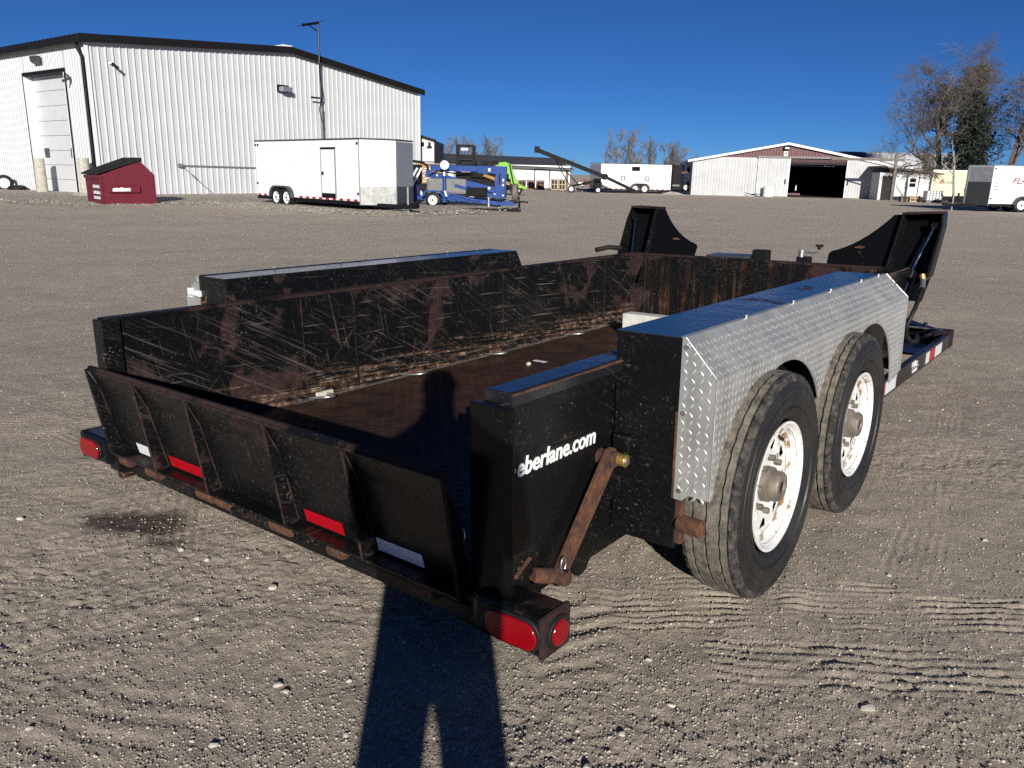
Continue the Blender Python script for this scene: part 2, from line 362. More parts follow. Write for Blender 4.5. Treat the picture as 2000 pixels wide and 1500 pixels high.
def ground_z(x, y):
    x = np.asarray(x, float); y = np.asarray(y, float)
    z = .020*vn(x, y, .9, 1)+.010*vn(x, y, 3.1, 2)+.008*vn(x, y, 9.3, 3)
    near = np.clip((11-np.hypot(x, y-2))/5, 0, 1)
    g = .007*vn(x, y, 24, 4)+.008*vn(x+y*.3, y-x*.3, 52, 5)+.007*vn(x, y, 95, 6)
    rough_ = np.clip(.45+1.5*vn(x, y, 1.3, 7), .1, 1.1)
    z = z+near*g*rough_
    q = near > 0
    if q.any():
        xs = x[q]; ys = y[q]; add = np.zeros_like(xs)
        wob = .05*vn(xs, ys, 2.5, 0)
        for pts, w, pitch, dep, lug in TRACKS:
            best = np.full(xs.shape, 9.); along = np.zeros_like(xs); side = np.zeros_like(xs); acc = 0.
            for (ax, ay), (bx, by) in zip(pts[:-1], pts[1:]):
                L = math.hypot(bx-ax, by-ay); dx, dy = (bx-ax)/L, (by-ay)/L
                s_ = (xs-ax)*dx+(ys-ay)*dy; sc = np.clip(s_, 0, L); ex = xs-ax-sc*dx; ey = ys-ay-sc*dy; d = np.hypot(ex, ey)
                k = d < best; best = np.where(k, d, best); along = np.where(k, acc+sc, along); side = np.where(k, (ex*-dy+ey*dx), side); acc += L
            sd = side+wob
            msk = np.clip((w-np.abs(sd))/.03, 0, 1)*(best < .6)
            fade = np.clip(.72+1.5*vn(xs*1.0+pitch*77, ys, 1.3, 2), .12, 1)*.85
            if lug: pat = np.tanh(3*np.cos(2*math.pi*(along+np.abs(sd)*.6+.05*vn(xs, ys, 6, 5))/pitch))*.5*np.clip(.6+2.6*vn(xs, ys, 4, 6), 0, 1.2)
            else: pat = np.cos(2*math.pi*(sd+.012*vn(xs, ys, 14, 1))/pitch)*.5*np.clip(.8+2*vn(xs, ys, 7, 3), .1, 1.3)
            add += msk*fade*dep*1.25*(pat-.25)
        z = z.copy(); z[q] += add*near[q]
    return z
def axis_pts(lo, f0, f1, step, hi, g=1.09):
    a = list(np.arange(f0, f1, step)); s_ = step
    x = f1
    while x < hi: a.append(x); s_ *= g; x += s_
    a.append(hi); b = []; s_ = step; x = f0
    while True:
        s_ *= g; x -= s_
        if x < lo: break
        b.append(x)
    return np.array(sorted([lo]+b+a))
gx = axis_pts(-1500, -2.4, 2.7, .0098, 1500, 1.045); gy = axis_pts(-60, 1.2, 4.2, .0098, 2500, 1.03)
X, Y = np.meshgrid(gx, gy); nx, ny = len(gx), len(gy)
Z = ground_z(X.ravel(), Y.ravel())
me = bpy.data.meshes.new('ground'); me.vertices.add(nx*ny)
me.vertices.foreach_set('co', np.stack([X.ravel(), Y.ravel(), Z], 1).ravel().astype(np.float32))
ii = (np.arange(ny-1)[:, None]*nx+np.arange(nx-1)[None, :]).ravel(); nf = len(ii)
lv = np.stack([ii, ii+1, ii+nx+1, ii+nx], 1).ravel().astype(np.int32)
me.loops.add(nf*4); me.loops.foreach_set('vertex_index', lv); me.polygons.add(nf)
me.polygons.foreach_set('loop_start', np.arange(0, nf*4, 4, dtype=np.int32)); me.update(calc_edges=True)
me.polygons.foreach_set('use_smooth', [True]*nf)
def _ground():
    t = NT('dry_packed_gravel_dirt'); v = t.co()
    big = t.ramp(t.noise(v, .35, 4, .6, .4), (.32, 0.0), (.68, 1.0))
    c = t.mix(big, (.585, .49, .395), (.69, .595, .45))
    lanes = t.ramp(t.noise(t.co((.05, .55, 1), (0, 0, .12)), 1.0, 4, .6), (.35, 0.0), (.7, 1.0))
    c = t.mix(t.math('MULTIPLY', lanes, .45), c, (.67, .575, .445))
    c = t.mix(t.math('MULTIPLY', t.ramp(t.noise(v, 6, 6, .7), (.4, 0.0), (.75, 1.0)), .5), c, (.38, .325, .28))
    c = t.mix(t.math('MULTIPLY', t.ramp(t.noise(v, 34, 6, .78), (.46, 0.0), (.62, 1.0)), .42), c, (.27, .23, .20))
    c = t.mix(t.math('MULTIPLY', t.ramp(t.noise(v, 1.1, 5, .65), (.48, 0.0), (.68, 1.0)), .4), c, (.40, .35, .32))
    gr = t.noise(v, 95, 4, .75); c = t.mix(t.ramp(gr, (.34, .55), (.45, 0.0)), c, (.17, .145, .13))
    c = t.mix(t.ramp(t.noise(v, 70, 3, .6), (.60, 0.0), (.68, .75)), c, (.70, .65, .57))
    st = t.n('ShaderNodeVectorMath', operation='DISTANCE'); t.l(t.co((1, 1.9, 1)), st.inputs[0]); st.inputs[1].default_value = (-1.47, 2.90*1.9, 0)
    sm = t.math('ADD', st.outputs['Value'], t.math('MULTIPLY', t.noise(v, 7, 5, .65), .32))
    c = t.mix(t.ramp(sm, (.30, .85), (.42, 0.0)), c, (.045, .03, .03))
    st = t.n('ShaderNodeVectorMath', operation='DISTANCE'); t.l(t.co((1, 1.9, 1)), st.inputs[0]); st.inputs[1].default_value = (-1.30, 2.73*1.9, 0)
    sm = t.math('ADD', st.outputs['Value'], t.math('MULTIPLY', t.noise(v, 9, 5, .65), .3))
    c = t.mix(t.ramp(sm, (.18, .7), (.26, 0.0)), c, (.05, .033, .033))
    nm = t.bump(t.noise(v, 26, 6, .75), .6, .03); nm = t.bump(t.noise(v, 170, 3, .7), 1.0, .009, nm); nm = t.bump(t.noise(v, 380, 2, .6), .8, .004, nm)
    return t.out(c, .95, 0, nm, .2)
g = link(me, 'ground', _ground()); tag(g, 'wide packed gravel and dirt yard with tyre tracks', None, kind='structure')

# loose stones: pebbles as one mass, the larger pale stones one by one
def rock(r, seed, flat=.65):
    q = random.Random(seed); t_ = (1+5**.5)/2
    vs = [(-1, t_, 0), (1, t_, 0), (-1, -t_, 0), (1, -t_, 0), (0, -1, t_), (0, 1, t_), (0, -1, -t_), (0, 1, -t_), (t_, 0, -1), (t_, 0, 1), (-t_, 0, -1), (-t_, 0, 1)]
    fs = [(0, 11, 5), (0, 5, 1), (0, 1, 7), (0, 7, 10), (0, 10, 11), (1, 5, 9), (5, 11, 4), (11, 10, 2), (10, 7, 6), (7, 1, 8), (3, 9, 4), (3, 4, 2), (3, 2, 6), (3, 6, 8), (3, 8, 9), (4, 9, 5), (2, 4, 11), (6, 2, 10), (8, 6, 7), (9, 8, 1)]
    a, b = q.uniform(.7, 1.35), q.uniform(.7, 1.1)
    return [(x*a*r/1.9*q.uniform(.8, 1.2), y*b*r/1.9*q.uniform(.8, 1.2), z*flat*r/1.9*q.uniform(.75, 1.2)) for x, y, z in vs], fs
base_rocks = [np.array(rock(1.0, k)[0]) for k in range(12)]; RF = np.array(rock(1, 0)[1])
def scatter(name, xs, ys, rs, mat, label, cat='pebbles', zf=ground_z):
    zs = zf(xs, ys); n = len(xs); V = np.empty((n, 12, 3))
    an = rng.random(n)*6.283
    for i in range(n):
        b = base_rocks[i % 12]*rs[i]; c_, s_ = math.cos(an[i]), math.sin(an[i])
        V[i, :, 0] = b[:, 0]*c_-b[:, 1]*s_+xs[i]; V[i, :, 1] = b[:, 0]*s_+b[:, 1]*c_+ys[i]; V[i, :, 2] = b[:, 2]*.85+zs[i]-rs[i]*.08
    F = (RF[None]+np.arange(n)[:, None, None]*12).reshape(-1)
    me = bpy.data.meshes.new(name); me.vertices.add(n*12); me.vertices.foreach_set('co', V.ravel().astype(np.float32))
    me.loops.add(len(F)); me.loops.foreach_set('vertex_index', F.astype(np.int32)); me.polygons.add(n*20); me.polygons.foreach_set('loop_start', np.arange(0, n*60, 3, dtype=np.int32)); me.update(calc_edges=True)
    o = link(me, name, mat); return tag(o, label, cat, kind='stuff')
def field(n, rmin, rmax, dmin, dmax, half=.75, p=1.0):
    d = 1/(1/dmin+(1/dmax-1/dmin)*rng.random(n)**p); th = (rng.random(n)-.5)*2*half
    r = rmin*(rmax/rmin)**(rng.random(n)**2.6)
    return d*np.sin(th), d*np.cos(th), r
def _peb():
    t = NT('mixed_pebble_colours'); v = t.co(); w = t.noise(v, 30, 2)
    return t.out(t.ramp(w, (.3, (.16, .14, .125)), (.5, (.36, .32, .27)), (.62, (.58, .54, .47)), (.75, (.70, .67, .60))), .9)
M['peb'] = _peb()
x_, y_, r_ = field(13000, .0016, .007, 1.4, 7)
ng = 85000; xg, yg, rg = field(ng, .0011, .0052, 1.35, 6.5); zg = ground_z(xg, yg)
oc = np.array([(1, 0, 0), (0, 1, 0), (-1, 0, 0), (0, -1, 0), (0, 0, .8), (0, 0, -.8)]); of = np.array([(0, 1, 4), (1, 2, 4), (2, 3, 4), (3, 0, 4), (1, 0, 5), (2, 1, 5), (3, 2, 5), (0, 3, 5)])
ag = rng.random(ng)*6.283; el = .7+.7*rng.random((ng, 2)); Vg = np.empty((ng, 6, 3)); bx_ = oc[None, :, 0]*el[:, :1]; by_ = oc[None, :, 1]*el[:, 1:]
Vg[:, :, 0] = (bx_*np.cos(ag)[:, None]-by_*np.sin(ag)[:, None])*rg[:, None]+xg[:, None]; Vg[:, :, 1] = (bx_*np.sin(ag)[:, None]+by_*np.cos(ag)[:, None])*rg[:, None]+yg[:, None]; Vg[:, :, 2] = oc[None, :, 2]*rg[:, None]+zg[:, None]+rg[:, None]*.25
Fg = (of[None]+np.arange(ng)[:, None, None]*6).reshape(-1); me = bpy.data.meshes.new('gravel_grains'); me.vertices.add(ng*6); me.vertices.foreach_set('co', Vg.ravel().astype(np.float32))
me.loops.add(len(Fg)); me.loops.foreach_set('vertex_index', Fg.astype(np.int32)); me.polygons.add(ng*8); me.polygons.foreach_set('loop_start', np.arange(0, ng*24, 3, dtype=np.int32)); me.update(calc_edges=True)
def _gr():
    t = NT('gravel_grain_colours'); w = t.noise(t.co(), 90, 2)
    return t.out(t.ramp(w, (.3, (.10, .088, .08)), (.44, (.27, .235, .20)), (.57, (.46, .41, .345)), (.72, (.74, .70, .63))), .9)
tag(link(me, 'gravel_grains', _gr()), 'fine gravel grains covering the near ground', 'gravel', kind='stuff')
scatter('pebbles', x_, y_, r_, 'peb', 'fine loose pebbles strewn over the near ground', 'pebbles')
x_, y_, r_ = field(4000, .004, .012, 5, 26)
scatter('far_pebbles', x_, y_, r_, 'peb', 'scattered loose stones across the yard beyond the trailer', 'pebbles')
def shard(r, seed):
    """a broken, angular stone: a ball cut by random planes"""
    q = random.Random(seed); bm = bmesh.new(); bmesh.ops.create_icosphere(bm, subdivisions=3, radius=1.0)
    sc = (q.uniform(.9, 1.4), q.uniform(.75, 1.0), q.uniform(.6, .85)); pl = []
    for k in range(11):
        d = Vector((q.gauss(0, 1), q.gauss(0, 1), q.gauss(0, 1))).normalized(); pl.append((d, q.uniform(.55, .88)))
    for v in bm.verts:
        for d, h in pl:
            e = v.co.dot(d)-h
            if e > 0: v.co -= d*e
        v.co = Vector((v.co.x*sc[0], v.co.y*sc[1], v.co.z*sc[2]))*r
    mb = MB(); mb.v = [tuple(v.co) for v in bm.verts]; mb.f = [tuple(v.index for v in f.verts) for f in bm.faces]; bm.free(); return mb
stones = [(-.63, 1.90, .022), (-.60, 1.87, .018), (-.98, 2.22, .02), (-.80, 2.42, .026), (-.69, 2.36, .014), (.98, 1.85, .034), (-1.09, 2.60, .018), (-1.22, 2.68, .02),
          (-.95, 2.62, .012), (-1.2, 1.70, .018), (-.72, 1.66, .02), (-.44, 1.93, .016), (.42, 2.06, .016), (.30, 1.72, .016), (.45, 1.85, .017), (.20, 1.60, .02), (.66, 2.28, .015),
          (1.05, 2.13, .013), (-1.95, 2.9, .022), (-1.5, 2.45, .013), (.05, 2.35, .016), (1.38, 2.6, .014), (1.9, 2.9, .015), (-.4, 1.7, .014), (1.3, 1.6, .015), (1.55, 2.05, .012), (-.85, 1.52, .016)]
SL = {0: 'larger of two pale stones side by side left of the person shadow', 1: 'smaller of two pale stones side by side left of the person shadow', 2: 'pale stone alone in the middle of the left foreground',
      3: 'angular pale stone below the red tailgate reflector', 5: 'largest pale stone, alone in the right foreground', 7: 'pale stone just below the oil stain', 18: 'pale stone left of the oil stain near the left edge', 16: 'pale stone below the rear tyre'}
for i, (sx, sy, sr) in enumerate(stones):
    sr *= .62
    o = shard(sr, 40+i).build('stone', 'stone', smooth=18, loc=(sx, sy, float(ground_z([sx], [sy])[0])+sr*.12))
    tag(o, SL.get(i, 'small pale stone lying loose on the packed dirt near the trailer'), 'stone', 'loose pale stones on the yard')

# ---------------------------------------------------------------- the drop-deck trailer (x right, y forward, z up in its own frame)
A, TP_, TR_ = 0.6632, -.0011, .0243
tr = thing('drop_deck_trailer', 'low black drop deck trailer with rusty tailgate and diamond plate fenders', 'trailer')
uvec = Vector((math.cos(A), -math.sin(A), TR_)).normalized(); vvec = Vector((math.sin(A), math.cos(A), TP_)); wvec = uvec.cross(vvec).normalized(); vvec = wvec.cross(uvec)
m = Matrix((uvec, vvec, wvec)).transposed().to_4x4(); m.translation = (-.4963, 2.2750, -.021); tr.matrix_world = m
UC, UL, UR, VF, WT, WF = -.4865, -1.49, .517, 4.38, .817, .265
def mir(u, s): return u if s > 0 else 2*UC-u
def mbox(mb, s, u0, u1, v0, v1, w0, w1):
    a, b = mir(u0, s), mir(u1, s); return mb.box(min(a, b), max(a, b), v0, v1, w0, w1)

def lug_mesh(name, mat, parent, o, du, dv, nu, nv, pitch, inside, ln=.027, wd=.007, ht=.0028):
    """raised lugs of tread plate laid in a herringbone on the plane o + du*a + dv*b"""
    o, du, dv = np.array(o), np.array(du, float), np.array(dv, float); du /= np.linalg.norm(du); dv /= np.linalg.norm(dv); nn = np.cross(du, dv)
    a, b = np.meshgrid(np.arange(nu), np.arange(nv)); a = a.ravel(); b = b.ravel(); pa = (a+.5)*pitch; pb = (b+.5)*pitch
    k = inside(pa, pb); a, b, pa, pb = a[k], b[k], pa[k], pb[k]; n = len(a)
    ang = np.where((a+b) % 2 == 0, R(50), R(-50)); c_, s_ = np.cos(ang), np.sin(ang)
    loc = [(-.5*ln, 0, 0), (-.15*ln, -wd/2, 0), (.15*ln, -wd/2, 0), (.5*ln, 0, 0), (.15*ln, wd/2, 0), (-.15*ln, wd/2, 0), (-.22*ln, 0, ht), (.22*ln, 0, ht)]
    fs = np.array([(0, 1, 6), (1, 2, 6), (2, 7, 6), (2, 3, 7), (3, 4, 7), (4, 6, 7), (4, 5, 6), (5, 0, 6)])
    V = np.empty((n, 8, 3))
    for j, (x, y, z) in enumerate(loc):
        V[:, j] = o+np.outer(pa+x*c_-y*s_, du)+np.outer(pb+x*s_+y*c_, dv)+nn*(z+.0002)
    F = (fs[None]+np.arange(n)[:, None, None]*8).reshape(-1)
    me = bpy.data.meshes.new(name); me.vertices.add(n*8); me.vertices.foreach_set('co', V.ravel().astype(np.float32))
    me.loops.add(len(F)); me.loops.foreach_set('vertex_index', F.astype(np.int32)); me.polygons.add(n*8); me.polygons.foreach_set('loop_start', np.arange(0, n*24, 3, dtype=np.int32)); me.update(calc_edges=True)
    x = link(me, name, mat, parent); x['kind'] = 'stuff'; return x

# deck
fl = BX('floor', 'rust_floor', tr, UL, UR, .03, VF, WF-.03, WF); fl['label'] = 'rusty diamond tread deck floor'
lug_mesh('tread_lugs', 'rust_floor', fl, (UL+.01, .04, WF), (1, 0, 0), (0, 1, 0), 54, 117, .037, lambda a, b: (a < 1.98) & (b < 4.33), .034, .0085, .003)
BX('floor_edge', 'steel', tr, UL-.002, UL+.022, .9, 4.36, WF, WF+.006)
lw = BX('side_wall', 'black_wall', tr, UL-.045, UL, .0, VF+.05, .12, WT-.006, bevel=.003)
BX('top_rail', 'rust_edge', lw, UL-.06, UL+.006, .0, VF+.055, WT-.012, WT+.004, bevel=.003)
for v_ in (.99, 1.335, 2.62, 3.9): MB().tube([(UL+.001, v_, WF+.01), (UL+.001, v_-.01, WT-.02)], .004 if v_ != 1.335 else .007, 6).build('weld_seam', 'rust_edge' if v_ != 1.335 else 'black', lw, smooth=60)
BX('corner_post', 'black', tr, UL-.064, UL+.012, -.02, .06, .16, WT-.002, bevel=.004)
rw = BX('side_wall', 'black', tr, UR, .580, .04, VF+.05, .262, WT-.012, bevel=.003)
MB().prism([(UR-.004, WT-.02), (.608, WT-.02), (.608, WT+.012), (.602, WT+.020), (UR+.004, WT+.020), (UR-.004, WT+.012)], 'y', .055, VF).build('top_rail', 'fender_top', rw, bevel=.003); MB().tube([(.608, .058+.1*k, WT+.013+.001*math.sin(k*3)) for k in range(44)], [.0035+.0015*math.sin(k*1.7) for k in range(44)], 5).build('worn_edge', 'rust', rw, smooth=60)
BX('rail_lip', 'black', rw, .5815, .600, .06, VF, WT-.055, WT-.020)
post = BX('corner_post', 'black_clean', tr, .513, .652, -.004, .012, .16, WT-.003, bevel=.003); BX('post_web', 'black_clean', post, .513, .581, .012, .075, .16, WT-.02)
fwl = BX('front_wall', 'black_front', tr, UL, UR+.06, VF, VF+.045, .12, WT-.006, bevel=.003)
BX('top_rail', 'rust_edge', fwl, UL-.05, UR+.07, VF-.006, VF+.06, WT-.012, WT+.004, bevel=.003)
MB().tube([(UL+.09, VF-.001, WF), (UL+.09, VF-.001, WT-.02)], .006, 6).build('weld_seam', 'black', fwl)
wb = BX('white_beam', 'white', tr, -1.145, UR-.02, 3.6, 3.72, WF+.004, .442, bevel=.006); wb['label'] = 'whitish wooden beam across the deck floor'
wb.data.materials.clear(); wb.data.materials.append(mk('weathered_white_plank', (.62, .61, .57), .75, 0, .2, 9, .3, 40, (.35, .32, .27), .6, 6))
for s in (-1, 1):
    mb = MB(); mbox(mb, s, .40, .50, .05, VF, .12, WF-.03); mb.build('chassis_rail', 'black', tr, bevel=.004)
for v_ in (.5, 1.2, 2.0, 2.8, 3.6): BX('cross_member', 'black', tr, UL+.12, .40, v_, v_+.06, .15, WF-.031)
# tie-down rings on the floor
for (u_, v_) in ((-1.445, 1.10), (-1.44, 1.78), (-1.44, 2.53), (-1.44, 3.45)):
    mb = MB(); q = [(u_-.012+.09*math.cos(t), v_-.05+.05*math.sin(t), WF+.016+.012*math.cos(t)) for t in np.linspace(-2.2, 2.2, 13)]
    mb.tube(q, .0075, 8); rg = mb.build('tie_down_ring', 'steel', tr, smooth=50); BX('ring_clip', 'concrete' if v_ < 1.5 else 'rust', rg, u_-.07, u_-.03, v_-.06, v_+.05, WF, WF+.03, bevel=.006)
BX('paint_smear', 'white', fl, -1.15, -1.06, 2.50, 2.53, WF+.001, WF+.0035)

# tailgate
gt = part('tailgate', tr)
GP = [(-.100, .63), (-.048, .525), (.016, .262)]
mb = MB(); mb.prism([(a, b) for a, b in GP]+[(a+.009, b) for a, b in GP[::-1]], 'x', UC-.985, UC+.985); mb.build('gate_panel', 'black_gate', gt)
mb = MB(); mb.prism([(-.104, .622), (-.09, .640), (-.078, .640), (-.088, .618)], 'x', UC-.992, UC+.992); mb.build('gate_lip', 'rust_edge', gt, bevel=.002)
BX('bottom_flange', 'black_gate', gt, UC-.99, UC+.99, -.045, .02, .250, .261, bevel=.002)
for u_ in (-1.476, -1.105, -.733, -.272, .110, .503):
    mb = MB(); mb.prism([(-.104, .628), (-.043, .252), (.018, .262), (-.046, .525)], 'x', u_-.006, u_+.006); mb.build('rib', 'black_gate', gt, bevel=.0015)
    mb = MB(); mb.tube([(u_, -.1045, .628), (u_, -.0435, .252)], .0045, 5); mb.build('rib_edge', 'rust_edge', gt)
    mb = MB(); q = [Vector((u_+.007, a_, b_)) for a_, b_ in ((-.098, .615), (-.052, .522), (.010, .268), (-.03, .264))]; pp = []
    for k in range(3): pp += [q[k].lerp(q[k+1], j/9) for j in range(9)]
    mb.tube([p+Vector((random.uniform(-.001, .002), -.002, 0)) for p in pp], [random.uniform(.0018, .0045) for _ in pp], 5); mb.build('weld_bead', 'rust_edge', gt, smooth=60)
for (u0, u1, mt) in ((-1.335, -1.235, 'white_tape'), (-1.080, -.825, 'red_tape'), (-.225, -.035, 'red_tape'), (.125, .320, 'white_tape')):
    yy = lambda w: -.048+(.525-w)/(.263)*.064-.002
    mb = MB().add([(u0, yy(.272), .272), (u1, yy(.272), .272), (u1, yy(.318), .318), (u0, yy(.318), .318), (u0, yy(.272)-.0015, .272), (u1, yy(.272)-.0015, .272), (u1, yy(.318)-.0015, .318), (u0, yy(.318)-.0015, .318)],
        [(0, 1, 2, 3), (4, 7, 6, 5), (0, 4, 5, 1), (2, 6, 7, 3), (0, 3, 7, 4), (1, 5, 6, 2)]); mb.build('reflector', mt, gt)
for (u0, u1) in ((-1.46, -1.40), (-1.24, -1.16), (-.86, -.77), (-.73, -.66), (-.40, -.30), (-.09, -.03), (.30, .38)):
    MB().cyl((u0, .005, .222), (u1, .005, .222), .030, n=14).build('hinge_tube', 'rust', tr, smooth=40, bevel=.003)
BX('rear_sill', 'rust_edge', tr, UL+.06, UR-.02, .025, .05, .225, .262, bevel=.004)
mb = MB()
for k in range(13): mb.lathe([(-.005, .012), (0, .017), (.005, .012), (0, .008)], (-.64+.04*k, .0, .208+.006*math.sin(k*2.3)), 'y' if k % 2 else 'z', 10, True)
mb.build('chain', 'rust_edge', tr, smooth=60)
# latch clip on the post
q = [(.49, -.035+.002*k, .46-.055*k/6) for k in range(7)]
mb = MB(); mb.tube([(.497+.018*math.cos(t), -.03, .445+.024*math.sin(t)) for t in np.linspace(-.6, 4.2, 14)]+[(.492, -.03, .40), (.485, -.03, .365)], .0026, 6)
mb.tube([(.505, -.03, .425), (.498, -.03, .39), (.502, -.03, .362)], .0026, 6); mb.build('latch_pin', 'steel', tr, smooth=60)

# bumper stubs with tail lamps
for s in (-1, 1):
    mb = MB(); mbox(mb, s, .545, .784, -.042, .082, .180, .297); st = mb.build('bumper_tube', 'black_clean', tr, bevel=.02)
    mb = MB(); mbox(mb, s, .768, .7862, -.0445, .0845, .1775, .2995); mb.build('end_collar', 'rust_edge', st, bevel=.02)
    cx = .688
    ov = lambda r, h: [(mir(cx, s)+(h*(1 if math.cos(t) > 0 else -1)+r*math.cos(t)), .240+r*math.sin(t)) for t in np.linspace(0, 2*math.pi, 33)[:-1]]
    mb = MB(); mb.prism(ov(.047, .046), 'y', -.050, -.036); mb.build('lamp_grommet', 'rubber', st, smooth=40, bevel=.003)
    mb = MB(); mb.prism(ov(.040, .045), 'y', -.058, -.048); mb.build('tail_lamp', 'red_lens', st, smooth=50, bevel=.006)
    e = mir(.7862, s); d_ = .008*s
    MB().cyl((e-d_*.3, .022, .238), (e+d_, .022, .238), .047, n=28).build('lamp_grommet', 'rubber', st, smooth=40, bevel=.003)
    MB().cyl((e, .022, .238), (e+d_*1.7, .022, .238), .036, n=28).build('marker_lamp', 'red_lens', st, smooth=40, bevel=.005)
BX('rear_cross_tube', 'black', tr, mir(.545, -1), .545, .03, .088, .15, .19)

# lettering on the side wall
lt = text_mesh('eberlane.com', 'wall_lettering', 'letter', rw, frame((.5825, .110, .583), (0, 1, 0), (0, 0, 1)), 1.0, 1, .022, .15, fit=(.394, .054))
b = MB().box(.5822, .5835, .099, .103, .602, .614); b.build('letter_remnant', 'letter', rw)

# lift linkage between the wall and the fender
ar = part('link_arm', tr)
def armprof(p0, p1, r0, r1, u0, u1):
    p0 = Vector(p0); p1 = Vector(p1); d = (p1-p0).normalized(); a0 = math.atan2(d.y, d.x); pts = []
    for t in np.linspace(math.pi/2, 3*math.pi/2, 9): pts.append((p0.x+r0*math.cos(a0+t), p0.y+r0*math.sin(a0+t)))
    for t in np.linspace(-math.pi/2, math.pi/2, 9): pts.append((p1.x+r1*math.cos(a0+t), p1.y+r1*math.sin(a0+t)))
    return MB().prism(pts, 'x', u0, u1)
armprof((.528, .535), (.262, .242), .035, .030, .612, .630).build('link_bar', 'rust', ar, bevel=.003)
armprof((.575, .47), (.415, .225), .06, .05, .585, .600).build('rear_link', 'black', ar, bevel=.004)
MB().cyl((.582, .528, .535), (.645, .528, .535), .026, n=20).build('pivot_bushing', 'rust', ar, smooth=40, bevel=.003)
MB().cyl((.632, .545, .532), (.672, .545, .532), .020, n=18).build('pivot_bolt', 'brass', ar, smooth=40, bevel=.002)
MB().cyl((.672, .545, .532), (.676, .545, .532), .012, n=14).build('bolt_end', 'steel', ar, smooth=40)
MB().cyl((.655, .262, .242), (.60, .262, .242), .022, n=18).build('pivot_pin', 'rust', ar, smooth=40, bevel=.003)
MB().cyl((.582, .185, .262), (.612, .235, .252), .024, n=16).build('cross_tube', 'rust', ar, smooth=40)
MB().tube([(.636, .262+.012*math.cos(t), .285+.022*math.sin(t)) for t in np.linspace(-.9, 4.1, 14)]+[(.636, .25, .235)], .003, 6).build('hairpin', 'steel', ar, smooth=60)
BX('pivot_lug', 'black', ar, .60, .66, .575, .62, .50, .60, bevel=.006)
MB().bar((.583, .10, .29), (.583, .17, .325), .012, .006).build('rusty_strip', 'rust', ar)

